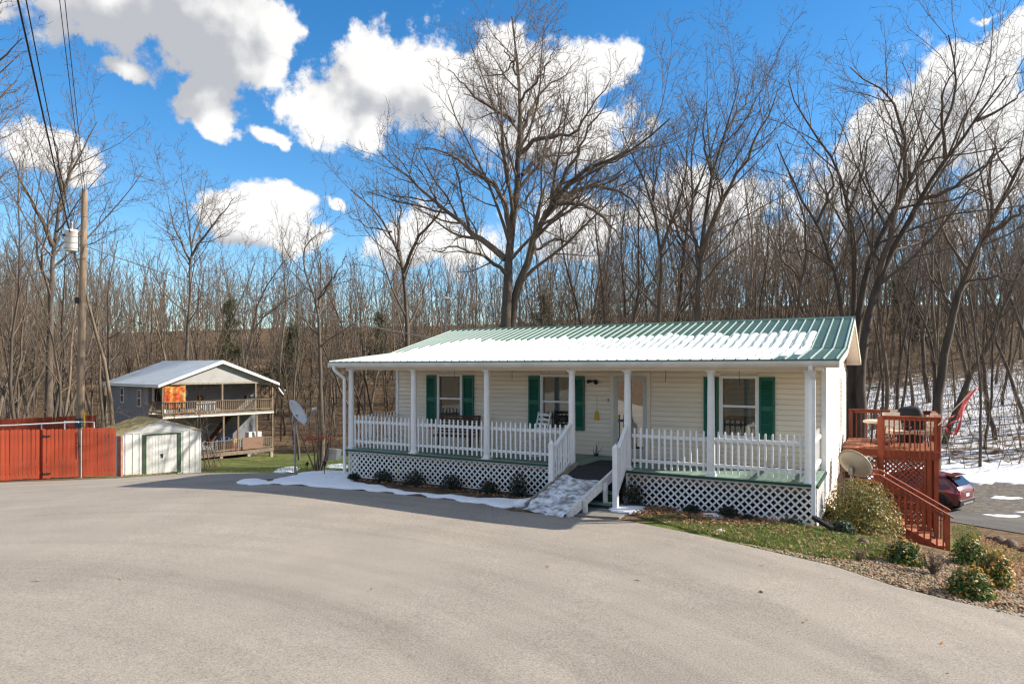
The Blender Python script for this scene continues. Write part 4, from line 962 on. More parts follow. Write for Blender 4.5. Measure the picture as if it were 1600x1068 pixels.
# ------------------------------------------------------------------ satellite dishes
def dish(name, base, centre, normal, rx, ry, label, m='dish', lnb=.5, mast=.03):
    t = thing(name, base, label, 'satellite dish'); c = Vector(centre)-Vector(base); nn = Vector(normal).normalized()
    a = Vector((0, 0, 1)).cross(nn).normalized(); b = nn.cross(a).normalized(); V = []; Q = []; n, k = 28, 6
    for side, off in ((1, 0), (-1, -.014)):
        for i in range(k+1):
            r = i/k
            for j in range(n):
                th = 2*PI*j/n; V.append(tuple(c+a*(rx*r*math.cos(th))+b*(ry*r*math.sin(th))+nn*(.16*rx*2*(r*r)+off)))
    for s in (0, 1):
        o = s*(k+1)*n
        for i in range(k):
            for j in range(n): Q.append((o+i*n+j, o+i*n+(j+1) % n, o+(i+1)*n+(j+1) % n, o+(i+1)*n+j))
    o2 = (k+1)*n
    for j in range(n): Q.append((k*n+j, k*n+(j+1) % n, o2+k*n+(j+1) % n, o2+k*n+j))
    link('reflector', np_mesh('reflector', V, Q, M[m]), t)
    q = MB(); q.tube([(0, 0, 0), (0, 0, c.z-.12)], mast, 12); part(q, 'mast', 'steel', t)
    q = MB(); q.bar(Vector((0, 0, c.z-.2)), c-nn*.02, .10, .14); part(q, 'bracket', 'steel', t)
    foot = c-b*ry*.95+nn*.1; tip = c+nn*lnb-b*ry*.35
    q = MB(); q.bar(foot, tip, .03, .04); part(q, 'feed_arm', 'steel', t)
    q = MB(); d = (c-tip).normalized(); q.tube([tip-d*.06, tip+d*.02, tip+d*.07], [.03, .045, .05], 10); q.bar(tip-a*.10, tip+a*.10, .05, .06); part(q, 'receiver', m, t)
    return t
gx, gy = G(461, 743); dish('pole_dish', (gx, gy, gz1(gx, gy)-.02), P3(462, 647, gy), (.86, -.10, .52), .40, .45, 'white satellite dish on a tall steel pole left of the porch', 'dish_white', .62)
x, y = W2(13.05, 3.9); c_ = P3(1331, 728, y-.1); dish('corner_dish', (x-.15, y-.1, gz1(x, y)-.02), tuple(c_), (.74, .40, .46), .44, .40, 'grey satellite dish standing behind the leafy shrub by the side wall', 'dish', .62)
# ------------------------------------------------------------------ parked car
ca = math.atan2(.8, -.6); cx, cy = 17.75, 30.25
car = thing('parked_car', (cx, cy, gz1(cx, cy)+.02), 'maroon compact SUV with black wheels parked beyond the red deck', 'car', rz=ca)
def car_body():
    st = [  # x, half width, z bottom, belt z, roof z, roof half width
        (-2.16, .62, .42, .86, .98, .55), (-2.10, .78, .34, .92, 1.06, .62), (-1.95, .86, .30, .97, 1.24, .62), (-1.70, .90, .28, .99, 1.44, .60), (-1.45, .90, .26, .99, 1.53, .60), (-1.0, .90, .25, .98, 1.585, .60),
        (-.4, .90, .25, .96, 1.60, .61), (.1, .90, .25, .95, 1.575, .61), (.5, .90, .25, .95, 1.48, .60), (.85, .90, .26, .96, 1.28, .60), (1.15, .90, .27, .97, 1.06, .62), (1.5, .88, .28, .90, .99, .60), (1.85, .82, .30, .84, .90, .55), (2.08, .70, .36, .72, .78, .45), (2.16, .5, .42, .62, .68, .35)]
    V = []; Q = []
    for (x, w, zb, zl, zr, wr) in st:
        half = [(0, zb), (w*.80, zb), (w*.97, zb+.10), (w, (zb+zl)/2), (w*.985, zl-.06), (w*.95, zl), ((w*.95+wr)/2+.02, (zl+zr)/2+.02), (wr+.03, zr-.07), (wr*.8, zr-.015), (0, zr)]
        ring = [(x, y, z) for y, z in half]+[(x, -y, z) for y, z in half[-2:0:-1]]; V += ring
    n = len(ring)
    for i in range(len(st)-1):
        for j in range(n): Q.append((i*n+j, i*n+(j+1) % n, (i+1)*n+(j+1) % n, (i+1)*n+j))
    mb = MB(); mb.v = V; mb.f = Q+[tuple(range(n)), tuple(range((len(st)-1)*n+n-1, (len(st)-1)*n-1, -1))]; mb.sm = [True]*len(mb.f)
    o = part(mb, 'body', 'carpaint', car); sb = o.modifiers.new('ss', 'SUBSURF'); sb.levels = sb.render_levels = 2
    return o
cbody = car_body()
for s in (1, -1):
    def side(poly, name, m, off):
        mb = MB(); vs = [(x, s*(y+off), z) for x, y, z in poly]; mb.add(vs+[(x, s*(y+off-.03), z) for x, y, z in poly], [tuple(range(len(poly))), tuple(range(2*len(poly)-1, len(poly)-1, -1))]+[(i, (i+1) % len(poly), len(poly)+(i+1) % len(poly), len(poly)+i) for i in range(len(poly))]); return part(mb, name, m, car)
    side([(-1.50, .80, 1.03), (-.55, .82, 1.01), (-.55, .66, 1.46), (-1.15, .64, 1.44), (-1.48, .70, 1.22)], 'side_window', 'carglass', .035)
    side([(-.48, .82, 1.01), (.62, .82, 1.0), (.48, .70, 1.30), (.15, .66, 1.44), (-.48, .66, 1.46)], 'side_window', 'carglass', .035)
    side([(-2.13, .66, .96), (-1.80, .82, 1.00), (-1.58, .87, .97), (-1.75, .875, .88), (-2.15, .70, .83)], 'tail_lamp', 'lamp_red', .05)
    side([(-1.9, .84, .28), (1.9, .80, .28), (1.9, .82, .42), (-1.9, .86, .44)], 'sill_cladding', 'cladding', .02)
    for wx in (-1.33, 1.33):
        mb = MB(); pts = [(wx+.43*math.cos(a), s*.905, .36+.43*math.sin(a)) for a in np.linspace(-.25, PI+.25, 18)]; mb.tube(pts, .045, 6); part(mb, 'wheel_arch', 'cladding', car)
        mb = MB(); mb.tube([(wx, s*.60, .36), (wx, s*.892, .36)], .415, 24); part(mb, 'wheel_well', 'dark', car)
        mb = MB()
        V = [(r, z) for r, z in ((.22, -.10), (.31, -.11), (.345, -.08), (.355, 0), (.345, .08), (.31, .11), (.22, .10))]
        mb.lathe(V, 28); ty = part(mb, 'wheel', 'rubber', car); ty.location = (wx, s*.83, .355); ty.rotation_euler = (PI/2*-s, 0, 0)
        mb = MB(); mb.lathe([(.0, .07), (.05, .085), (.07, .06), (.2, .05), (.225, .09), (.23, .0)], 20); rm = part(mb, 'rim', 'dark', ty)
        mb = MB()
        for i in range(5): a = i*2*PI/5; mb.bar((.04*math.cos(a), .04*math.sin(a), .085), (.215*math.cos(a), .215*math.sin(a), .098), .05, .02)
        part(mb, 'spokes', 'iron', ty)
mb = MB(); mb.add([(-1.62, -.56, 1.50), (-1.62, .56, 1.50), (-2.02, .60, 1.13), (-2.02, -.60, 1.13)], [(0,1,2,3)]); w_ = part(mb, 'rear_window', 'carglass', car); w_.location = (-.035, 0, .035); md = w_.modifiers.new('s', 'SOLIDIFY'); md.thickness = .01
mb = MB(); mb.prism([(-1.50, 1.565), (-1.88, 1.545), (-1.90, 1.52), (-1.50, 1.53)], 'y', -.56, .56); part(mb, 'spoiler', 'carpaint', car)
mb = MB(); mb.prism([(-2.02, .30), (-2.15, .36), (-2.17, .56), (-2.10, .62), (-2.0, .60)], 'y', -.74, .74); part(mb, 'rear_bumper', 'cladding', car)
mb = MB(); mb.box(-2.19, -2.172, -.5, .5, .40, .47); part(mb, 'bumper_trim', 'silver', car)
mb = MB(); mb.box(-2.16, -2.14, -.16, .16, .70, .83); part(mb, 'number_plate', 'plate', car)
# ------------------------------------------------------------------ red board fence and gates on the left
def wl(px, d): return ((px-800)/F*d, d)
FP = [wl(-70, 22.9), wl(62, 24.4), wl(123, 25.1), wl(181, 25.8)]
bmh = {}
def fence_boards(t, p0, p1, w=.118, h=1.76, gap=.006, lean=0, z0=None, m='fence_red', name='board'):
    L_ = math.hypot(p1[0]-p0[0], p1[1]-p0[1]); n = int(L_/w); a = math.atan2(p1[1]-p0[1], p1[0]-p0[0])
    key = (w, h, m)
    if key not in bmh:
        q = MB(); s = w-gap; q.prism([(0, 0), (s, 0), (s, h-.035), (s-.025, h), (.025, h), (0, h-.035)], 'y', -.009, .009); bmh[key] = q.mesh('board', M[m])
    for i in range(n):
        f = i/n; x, y = p0[0]+(p1[0]-p0[0])*f, p0[1]+(p1[1]-p0[1])*f
        o = link(name, bmh[key], t); zz = (gz1(x, y)+.04 if z0 is None else z0[0]+(z0[1]-z0[0])*f)
        o.location = (x-t.location.x, y-t.location.y, zz-t.location.z+random.uniform(-.012, .012)); o.rotation_euler = (random.uniform(-.006, .006), random.uniform(-.006, .006), a)
def rails(t, p0, p1, m='fence_red', hs=(.25, 1.5), back=.035):
    a = math.atan2(p1[1]-p0[1], p1[0]-p0[0]); nb = Vector((-math.sin(a), math.cos(a), 0))*back
    for h in hs:
        q = MB(); P0 = Vector((p0[0], p0[1], gz1(*p0)+h))+nb-t.location; P1 = Vector((p1[0], p1[1], gz1(*p1)+h))+nb-t.location; q.bar(P0, P1, .035, .09); part(q, 'rail', m, t)
def zloc(p): return (p[0], p[1], gz1(*p))
t = thing('board_fence', zloc(FP[0]), 'orange-red board fence section with whitish streaks left of the gates', 'fence'); fence_boards(t, FP[0], FP[1]); rails(t, FP[0], FP[1])
q = MB(); p = Vector((FP[1][0], FP[1][1], gz1(*FP[1])))-t.location; q.box(p.x-.05, p.x+.05, p.y+.05, p.y+.15, p.z-.1, p.z+1.8); part(q, 'post', 'fence_red', t)
def hinge(t, p, h, a):
    q = MB(); c = Vector((p[0], p[1], gz1(*p)+h))-t.location; d = Vector((math.cos(a), math.sin(a), 0)); nrm = Vector((math.sin(a), -math.cos(a), 0))*.02; q.bar(c+nrm-d*.04, c+nrm+d*.22, .012, .05); q.tube([c+nrm*1.3-Vector((0,0,.05)), c+nrm*1.3+Vector((0,0,.05))], .015, 8); part(q, 'hinge', 'iron', t)
a1 = math.atan2(FP[2][1]-FP[1][1], FP[2][0]-FP[1][0])
g1a = (FP[1][0]+.07, FP[1][1]+.05); t = thing('fence_gate', zloc(g1a), 'closed orange-red board gate hung on the fence post', 'gate'); fence_boards(t, g1a, FP[2]); rails(t, g1a, FP[2])
hinge(t, (g1a[0]+.02, g1a[1]), 1.55, a1); hinge(t, (g1a[0]+.02, g1a[1]), .2, a1)
q = MB(); c = Vector((FP[2][0]-.02, FP[2][1]-.03, gz1(*FP[2])+1.2))-t.location; q.tube([c+Vector((.07*math.cos(k), -.02, .09*math.sin(k))) for k in np.linspace(0, 2*PI, 14)], .01, 6); part(q, 'latch_ring', 'iron', t)
q = MB(); q.tube([c+Vector((0, -.02, .5)), c+Vector((.04, -.02, .1)), c+Vector((.05, -.02, -.45))], .012, 6); part(q, 'chain', 'iron', t)
g2a = (FP[2][0]+.10, FP[2][1]+.05); t = thing('fence_gate', zloc(g2a), 'orange-red board gate beside the white shed, slightly ajar', 'gate'); fence_boards(t, g2a, FP[3], h=1.80); rails(t, g2a, FP[3])
a2 = math.atan2(FP[3][1]-g2a[1], FP[3][0]-g2a[0]); e = (FP[3][0]-.25, FP[3][1]-.13); hinge(t, e, 1.55, a2); hinge(t, e, .2, a2)
q = MB(); p = Vector((FP[2][0]+.04, FP[2][1]+.04, gz1(*FP[2])-.1)); o = q.box(-.045, .045, -.045, .045, 0, 1.85).build('gate_post', M['grey_wood']); o.location = p; tag(o, 'weathered grey post between the two red gates', 'post')
q = MB(); p = Vector((FP[3][0]+.12, FP[3][1]+.07, gz1(*FP[3])-.1)); o = q.box(-.07, .07, -.07, .07, 0, 1.62).build('gate_post', mat('faded_red_post', (.34,.16,.12), .85, .2, 9, .3)); o.location = p; tag(o, 'faded red post between gate and white shed', 'post')
# second, partly hidden red fence and white pipe rails behind
b0, b1 = wl(-60, 29), wl(150, 30.5); t = thing('rear_board_fence', zloc(b0), 'partly hidden red board fence behind the front gates', 'fence'); fence_boards(t, b0, b1, h=1.86, z0=(-.95, -.80)); rails(t, b0, b1)
pr = thing('pipe_rail', zloc(wl(0, 26.5)), 'white plastic pipe rail standing behind the red fence', 'rail'); O = Vector(pr.location)
q = MB(); q.tube([Vector(P3(-70, 667, 26.4))-O, Vector(P3(20, 664, 26.4))-O, Vector(P3(123, 659, 26.6))-O], .028, 8); part(q, 'pipe', 'white', pr)
for px, py, d in ((65, 661, 26.5), (101, 657, 28.0), (147, 659, 28.2)):
    q = MB(); a = Vector(P3(px, py, d)); q.tube([a-O, Vector((a.x, a.y, gz1(a.x, a.y)))-O], .024, 8); part(q, 'pipe_post', 'white', pr)
q = MB(); q.tube([Vector(P3(101, 658, 28.0))-O, Vector(P3(147, 659, 28.2))-O], .018, 6); part(q, 'pipe', 'white', pr)
# ------------------------------------------------------------------ white metal shed
sl_, sr_ = wl(184, 27.0), wl(314, 29.3); sa = math.atan2(sr_[1]-sl_[1], sr_[0]-sl_[0]); SWd = math.hypot(sr_[0]-sl_[0], sr_[1]-sl_[1])
shed = thing('garden_shed', (sl_[0], sl_[1], -1.16), 'white metal garden shed with olive roof and green door trim', 'shed', rz=sa)
SH, SP, SD = 1.70, 2.18, 2.7; sp = lambda mb, n, m='shed_white', p=shed: part(mb, n, m, p)
door0, door1, DH = .19*SWd+.42, SWd-.95, 1.60
q = MB(); q.box(0, .03, .03, SD, -.3, SH); q.box(SWd-.03, SWd, .03, SD, -.3, SH); q.box(.03, SWd-.03, SD-.03, SD, -.3, SH); sp(q, 'wall')
q = MB(); q.box(.0, door0, 0, .028, -.3, SH); q.box(door1, SWd, 0, .028, -.3, SH); q.box(door0, door1, 0, .028, DH, SH); fw = sp(q, 'front_wall')
for x in (0.02, .28, .55, .80, SWd-.72, SWd-.46, SWd-.22, SWd-.02):
    if x < door0-.1 or x > door1+.1: q = MB(); q.box(x-.018, x+.018, -.022, -.001, -.28, SH-.02); sp(q, 'wall_rib', 'shed_white', fw)
q = MB(); q.prism([(-.03, SH-.02), (SWd+.03, SH-.02), (SWd/2, SP)], 'y', -.024, .02); sp(q, 'gable')
mid = (door0+door1)/2
for a, b in ((door0+.012, mid-.004), (mid+.004, door1-.012)):
    q = MB(); q.box(a, b, .004, .022, -.02, DH-.01); dd_ = sp(q, 'door')
    for i in range(1, 5): x = a+(b-a)*i/5; q = MB(); q.box(x-.012, x+.012, -.004, .0035, 0, DH-.03); sp(q, 'door_rib', 'shed_white', dd_)
q = MB(); q.box(mid-.05, mid+.04, -.03, .003, .72, .78); q.box(mid-.02, mid+.03, -.035, .003, .62, .72); sp(q, 'latch', 'iron')
q = MB(); q.box(door0-.13, door0+.01, -.03, -.002, -.05, DH+.02); sp(q, 'door_trim', 'shed_green'); q = MB(); q.box(door1-.01, door1+.13, -.03, -.002, -.05, DH+.02); sp(q, 'door_trim', 'shed_green')
q = MB(); q.box(door0+.011, door1-.011, -.03, -.002, DH-.03, DH+.03); sp(q, 'door_trim', 'shed_green'); q = MB(); q.box(door0+.011, door1-.011, -.03, -.002, -.06, -.01); sp(q, 'door_trim', 'shed_green')
for s in (0, 1):
    q = MB(); xe = -.08 if s == 0 else SWd+.08; ze = SH-.06
    q.prism([(xe, ze), (SWd/2, SP+.02), (SWd/2, SP-.005), (xe, ze-.025)], 'y', -.06, SD+.06); rf = sp(q, 'roof', 'olive_roof')
    for i in range(12):
        y = -.03+i*(SD+.06)/11; q = MB(); q.bar((xe, y, ze+.012), (SWd/2, y, SP+.032), .03, .022); sp(q, 'roof_rib', 'olive_roof', rf)
q = MB(); q.prism([(-.10, SH-.085), (SWd/2, SP-.01), (SWd+.10, SH-.085), (SWd/2, SP-.06)], 'y', -.065, -.03); sp(q, 'roof_trim', 'shed_white')
# ------------------------------------------------------------------ grey two-storey house
gd = (.65, .76); ga = math.atan2(.76, .65); GO = (-25.7, 50.2)
gh = thing('grey_house', (GO[0], GO[1], -4.1), 'grey two-storey house with pale metal roof and two cluttered wooden porches', 'house', rz=ga)
gp = lambda mb, n, m='grey_siding', p=gh: part(mb, n, m, p)
Wd, PD, BD = 8.8, 2.5, 10.2; F2 = 3.75; EV = 6.15; RG = 7.86     # heights above the base: upper floor, eave, ridge
q = MB(); q.box(0, .15, PD+.15, BD, -.6, EV); q.box(Wd-.15, Wd, PD+.15, BD, -.6, EV); q.box(.15, Wd-.15, BD-.15, BD, -.6, EV); gp(q, 'wall')
q = MB(); q.box(0, Wd, PD, PD+.149, -.6, EV); gp(q, 'front_wall')
M['sunlit_siding'] = wave_mat('sunlit_vinyl_siding', (.40,.40,.40), .11, 'Z', .6, .6)  # lighter copy of the grey siding, sunlight on the gable put into its colour
q = MB(); q.prism([(.05, EV-.02), (Wd-.05, EV-.02), (Wd/2, RG-.15)], 'y', .02, .12); gp(q, 'gable', 'sunlit_siding')
q = MB(); q.box(-.02, .10, -.02, PD, EV-.16, EV-.02); q.box(Wd-.1, Wd+.02, -.02, PD, EV-.16, EV-.02); q.box(.10, Wd-.1, -.02, .1, EV-.16, EV-.021); gp(q, 'beam', 'grey_wood')
for s in (0, 1):
    xe = -.45 if s == 0 else Wd+.45; ze = EV-.14
    q = MB(); q.prism([(xe, ze), (Wd/2, RG), (Wd/2, RG-.08), (xe, ze-.08)], 'y', -.35, BD+.3); gp(q, 'roof', 'grey_roof')
    q = MB(); q.prism([(xe, ze-.03), (Wd/2, RG-.03), (Wd/2, RG-.27), (xe, ze-.20)], 'y', -.39, -.351); gp(q, 'rake_board', 'white')
    q = MB(); q.box(min(xe, xe+.03), max(xe, xe+.03), -.35, BD+.3, ze-.2, ze-.081); gp(q, 'fascia', 'white')
for (y, z0, z1) in ((4.2, F2+.55, F2+1.75), (7.6, F2+.75, F2+1.85)):
    q = MB(); q.box(-.04, .01, y-.36, y+.36, z0-.06, z1+.06); w_ = gp(q, 'window', 'white'); q = MB(); q.box(-.05, -.041, y-.28, y+.28, z0, z1); gp(q, 'pane', 'carglass', w_); q = MB(); q.box(-.06, -.051, y-.28, y+.28, (z0+z1)/2-.03, (z0+z1)/2+.03); gp(q, 'meeting_rail', 'white', w_)
q = MB(); q.box(.25, 1.25, PD-.05, PD-.001, F2+.0, F2+2.1); dr_ = gp(q, 'door', 'white'); q = MB(); q.box(.42, 1.08, PD-.06, PD-.051, F2+.5, F2+1.9); gp(q, 'pane', 'carglass', dr_)
def gdeck(z, name):
    q = MB(); q.box(-.05, Wd+.05, -.12, PD-.01, z-.05, z); f = gp(q, name, 'grey_wood'); q = MB(); q.box(-.05, Wd+.05, -.16, -.121, z-.28, z-.0); gp(q, 'rim_joist', 'brown_wood')
    return f
gdeck(F2, 'upper_floor'); gdeck(.62, 'lower_floor')
q = MB(); q.box(-.05, Wd+.05, -.19, -.161, F2-.24, F2-.12); gp(q, 'floor_trim', 'white_worn')
def grail(z, x0, x1, y0, y1, n, h=.95):
    q = MB(); q.bar((x0, y0, z+h), (x1, y1, z+h), .14, .045); gp(q, 'top_rail', 'brown_wood'); q = MB(); q.bar((x0, y0, z+.15), (x1, y1, z+.15), .05, .09); r = gp(q, 'bottom_rail', 'brown_wood')
    q = MB(); q.box(-.025, .025, -.025, .025, .1, h-.02); me = q.mesh('baluster', M['brown_wood'])
    for i in range(n): t_ = (i+.5)/n; o = link('baluster', me, r); o.location = (x0+(x1-x0)*t_, y0+(y1-y0)*t_, z)
grail(F2, 0, Wd, -.08, -.08, 52); grail(F2, 0, 0, -.08, PD-.1, 13); grail(F2, Wd, Wd, -.08, PD-.1, 13)
grail(.62, 3.2, Wd, -.08, -.08, 34, .9); grail(.62, Wd, Wd, -.08, PD-.1, 12, .9)
for x in (0.0, 4.5, 7.3, Wd): q = MB(); q.box(x-.06, x+.06, -.08, .04, F2, EV-.16); gp(q, 'post', 'brown_wood')
for x in (0.0, 4.6, 5.8, 7.4, Wd): q = MB(); q.box(x-.065, x+.065, -.09, .04, .62, F2-.05); gp(q, 'post', 'brown_wood')
for x in (.4, 4.4, 6.7, Wd-.1): q = MB(); q.box(x-.12, x+.12, -.10, .10, -1.2, .34); gp(q, 'pier', 'grey_wood')
q = MB(); q.bar((4.0, 1.6, 1.1), (6.2, 1.6, F2-.1), .8, .12); gp(q, 'stair', 'bench')
for i in range(9): t_ = i/8; q = MB(); q.box(4.0+2.2*t_-.1, 4.0+2.2*t_+.14, 1.15, 2.0, 1.15+2.45*t_, 1.19+2.45*t_); gp(q, 'tread', 'bench')
q = MB(); q.lathe([(.0, .02), (.50, .02), (.52, 0)], 24); o = gp(q, 'wall_disc', 'dish_white'); o.location = (2.4, PD-.05, F2+1.55); o.rotation_euler = (PI/2, 0, 0)
# things on its porches
def gl2w(x, y, z): c, s = math.cos(ga), math.sin(ga); return (GO[0]+x*c-y*s, GO[1]+x*s+y*c, -4.1+z)
def cloth():
    V = []; Q = []; nx, nz = 14, 12
    for i in range(nz+1):
        for j in range(nx+1):
            s = j/nx; tt = i/nz; V.append((s*1.55, .06*math.sin(s*19)*(.4+tt), -tt*1.75-.10*math.sin(s*PI)*(1-tt)))
    for i in range(nz):
        for j in range(nx): Q.append((i*(nx+1)+j, i*(nx+1)+j+1, (i+1)*(nx+1)+j+1, (i+1)*(nx+1)+j))
    m = bpy.data.materials.new('tie_dye_cloth'); m.use_nodes = True; N = m.node_tree.nodes; L = m.node_tree.links
    tc = N.new('ShaderNodeTexCoord'); n = N.new('ShaderNodeTexNoise'); n.inputs['Scale'].default_value = 2.4; n.inputs['Detail'].default_value = 4; n.inputs['Distortion'].default_value = 1.2; L.new(tc.outputs['Object'], n.inputs[0])
    r = N.new('ShaderNodeValToRGB'); e = r.color_ramp.elements; e[0].position = .3; e[0].color = (.28,.015,.012,1); e[1].position = .72; e[1].color = (.45,.30,.27,1)
    for p, c in ((.42, (.34,.04,.012,1)), (.52, (.38,.11,.015,1)), (.6, (.36,.22,.02,1))): x = e.new(p); x.color = c
    L.new(n.outputs['Fac'], r.inputs[0]); L.new(r.outputs[0], N['Principled BSDF'].inputs['Base Color']); N['Principled BSDF'].inputs['Roughness'].default_value = .9
    o = link('hanging_cloth', np_mesh('hanging_cloth', V, Q, m)); o.location = gl2w(.12, .0, EV-.2); o.rotation_euler = (0, 0, ga); md = o.modifiers.new('s', 'SOLIDIFY'); md.thickness = .01
    tag(o, 'orange and yellow tie-dye cloth hanging on the upper porch', 'cloth')
cloth()
def small(name, mb, m, x, y, z, label, cat, rz=0):
    o = mb.build(name, M[m]); o.location = gl2w(x, y, z); o.rotation_euler = (0, 0, ga+rz); return tag(o, label, cat)
M['blue'] = mat('blue_plastic', (.03,.09,.28), .5, .1, 5); M['redp'] = mat('red_plastic', (.45,.03,.03), .5, .1, 5); M['cardboard'] = mat('tan_cardboard', (.50,.33,.15), .8, .15, 5); M['brown_panel'] = mat('brown_panel', (.20,.12,.085), .7, .12, 4); M['orange'] = mat('orange_plastic', (.6,.2,.03), .5, .1, 5)
q = MB(); q.lathe([(.05, .0), (.30, .02), (.06, .06), (.05, .68), (.55, .72), (.58, .75), (0, .76)], 20); small('round_table', q, 'dish_white', 3.3, .9, F2, 'white round table behind the upper porch railing', 'table')
for i in range(5):
    q = MB(); x = 2.7+i*.32; q.box(-.13, .13, -.04, 0, .25, .85); q.box(-.13, .13, -.04, .3, .22, .27); q.box(-.12, -.09, -.02, .28, 0, .22); q.box(.09, .12, -.02, .28, 0, .22); small('folding_chair', q, 'dish_white', x, .25, F2, 'white plastic chair in a row behind the upper porch railing', 'chair')['group'] = 'white chairs on the upper porch'
q = MB(); q.tube([(.2*math.cos(a), 0, .2*math.sin(a)) for a in np.linspace(0, 2*PI, 17)], .06, 8); small('wreath', q, 'bench', 3.9, PD-.1, F2+1.05, 'small dark wreath with a yellow centre on the grey wall', 'wreath')
q = MB(); q.lathe([(.0, .03), (.12, .02), (.13, 0)], 12); o = q.build('flower_centre', M['yellow']); o.parent = bpy.data.objects['wreath']; o.rotation_euler = (PI/2, 0, 0)
q = MB(); q.tube([(0, 0, 0), (1.3, 0, .10), (2.6, -.8, .15), (3.0, -1.9, .2)], .012, 5)
sg = q.build('string_lights', M['wire']); sg.location = gl2w(3.4, PD-.15, F2+1.9); sg.rotation_euler = (0, 0, ga); tag(sg, 'string of white bulbs under the upper porch ceiling', 'string lights')
for i in range(5): f = i/4; q = MB(); q.lathe([(0, -.09), (.045, -.06), (.04, 0), (.015, .03)], 8); o = q.build('bulb', M['dish_white']); o.parent = sg; o.location = (.2+2.4*f, -.7*max(0, f-.5)*2, .02+.12*f)
q = MB(); q.box(-.35, .35, -.25, .25, 0, .38); q.box(-.37, .37, -.27, .27, .38, .44); small('storage_tote', q, 'blue', 5.1, .9, 1.25, 'blue storage tote on the lower porch', 'box')
q = MB(); q.box(-.5, .5, -.3, .3, 0, .63); small('work_bench', q, 'bench', 5.2, .9, .62, 'dark bench carrying the blue tote', 'bench')
q = MB(); q.box(-.25, .25, -.2, .2, 0, .3); q.box(-.25, -.02, -.27, .2, .301, .31); small('cardboard_box', q, 'cardboard', 5.75, .55, 1.25, 'tan cardboard box beside the blue tote', 'box')
q = MB(); q.prism([(-.15, 0), (.15, 0), (.15, .3), (.05, .42), (-.15, .42)], 'y', -.09, .09); q.tube([(-.1, 0, .42), (-.1, 0, .5), (.02, 0, .5), (.02, 0, .42)], .02, 6); small('fuel_can', q, 'redp', 5.55, .15, .62, 'red fuel can behind the lower porch railing', 'can')
q = MB(); q.box(-.9, .9, -.02, .02, 0, .95); small('propped_panel', q, 'brown_panel', 7.0, -.18, .70, 'brown sheet panel propped on the lower railing', 'panel')
q = MB(); q.box(-.55, .55, -.3, .3, 0, .45); q.box(-.52, .52, -.32, -.301, .30, .42); q.box(-.45, .45, -.335, -.321, .05, .25); small('old_appliance', q, 'dish_white', 7.4, .5, 1.55, 'white appliance standing on the lower porch', 'appliance')
q = MB(); q.box(-.55, .55, -.3, .3, 0, .92); small('appliance_stand', q, 'grey_wood', 7.4, .5, .62, 'wooden stand under the white appliance', 'stand')
q = MB(); q.box(-.7, .7, -.25, .25, 0, .08); q.box(-.6, -.5, -.2, .2, .08, .3); q.box(-.2, .5, -.1, .15, .08, .2); small('tool_pile', q, 'dark', 7.1, .1, F2+.98, 'pile of dark tools lying on the upper railing', 'tools')
q = MB(); q.box(-.35, .35, -.25, .25, 0, .9); q.box(-.37, .37, -.27, .27, .901, .94); small('wooden_crate', q, 'cardboard', 8.2, .35, F2, 'tan wooden crate in the corner of the upper porch', 'crate')
for i in range(3): q = MB(); q.lathe([(.14, 0), (.17, .3), (.16, .3), (.13, .02)], 10); small('flower_pot', q, ['orange', 'redp', 'cardboard'][i], 1.0+i*.5, .2, F2, ['orange plant pot on the upper porch floor', 'red plant pot on the upper porch floor', 'tan plant pot on the upper porch floor'][i], 'pot')
x_, y_, z_ = gl2w(Wd+.5, -.2, EV-.9); dish('wall_dish', (x_-.1, y_+.1, z_-.25), (x_+.1, y_, z_), (.8, .2, .55), .33, .38, 'small white satellite dish at the roof corner of the grey house', 'dish_white', .4, .02)
# ------------------------------------------------------------------ utility pole, transformer, cables
pb = P3(123, 700, 30); pt = P3(132.5, 296, 30); zb = gz1(pb[0], pb[1])
up_ = thing('utility_pole', (pb[0], pb[1], zb-.3), 'tall weathered wooden utility pole behind the red gate', 'pole'); O = Vector(up_.location)
q = MB(); T = Vector(pt)-O; q.tube([(0, 0, 0), T*.25, T*.5, T*.75, T], [.165, .155, .145, .135, .12], 14); part(q, 'shaft', 'pole_wood', up_)
def onp(py): f = (pt[2]-(CAMZ+(HOR-py)/F*30))/(pt[2]-O.z); return T*(1-f)
q = MB(); b = onp(663); q.tube([b+Vector((-.02, -.0, -.12)), b+Vector((-.02, 0, .28))], .19, 12); part(q, 'meter_band', mat('dark_blue_band', (.05,.06,.08), .6), up_)
q = MB(); b = onp(648); q.tube([b+Vector((.28, -.14, -.55)), b+Vector((.28, -.14, .15))], .03, 8); part(q, 'marker_tube', 'yellow', up_)
q = MB(); b = onp(470); q.box(b.x-.2, b.x-.08, b.y-.24, b.y-.12, b.z-.12, b.z+.14); part(q, 'cable_box', 'iron', up_)
for py in (340, 384, 405, 470, 560): q = MB(); b = onp(py); q.tube([b+Vector((-.2, -.1, 0)), b+Vector((.2, -.14, .02))], .014, 6); part(q, 'bolt', 'steel', up_)
q = MB(); b = onp(376); q.bar(b+Vector((-.1, -.08, .2)), b+Vector((-.4, -.12, .2)), .06, .1); q.bar(b+Vector((-.1, -.08, -.2)), b+Vector((-.4, -.12, -.2)), .06, .1); part(q, 'bracket', 'steel', up_)
tf = P3(112, 376, 29.85); tr = thing('pole_transformer', (tf[0], tf[1], tf[2]-.46), 'light grey cylindrical transformer hung on the utility pole', 'transformer')
q = MB(); q.lathe([(.0, 0), (.25, 0), (.265, .03), (.265, .82), (.285, .83), (.285, .88), (.24, .93), (.0, .96)], 20); part(q, 'tank', 'dish_white', tr)
for z in (.1, .35, .62): q = MB(); q.lathe([(.268, z-.02), (.277, z-.015), (.277, z+.015), (.268, z+.02)], 20); part(q, 'band', 'dish', tr)
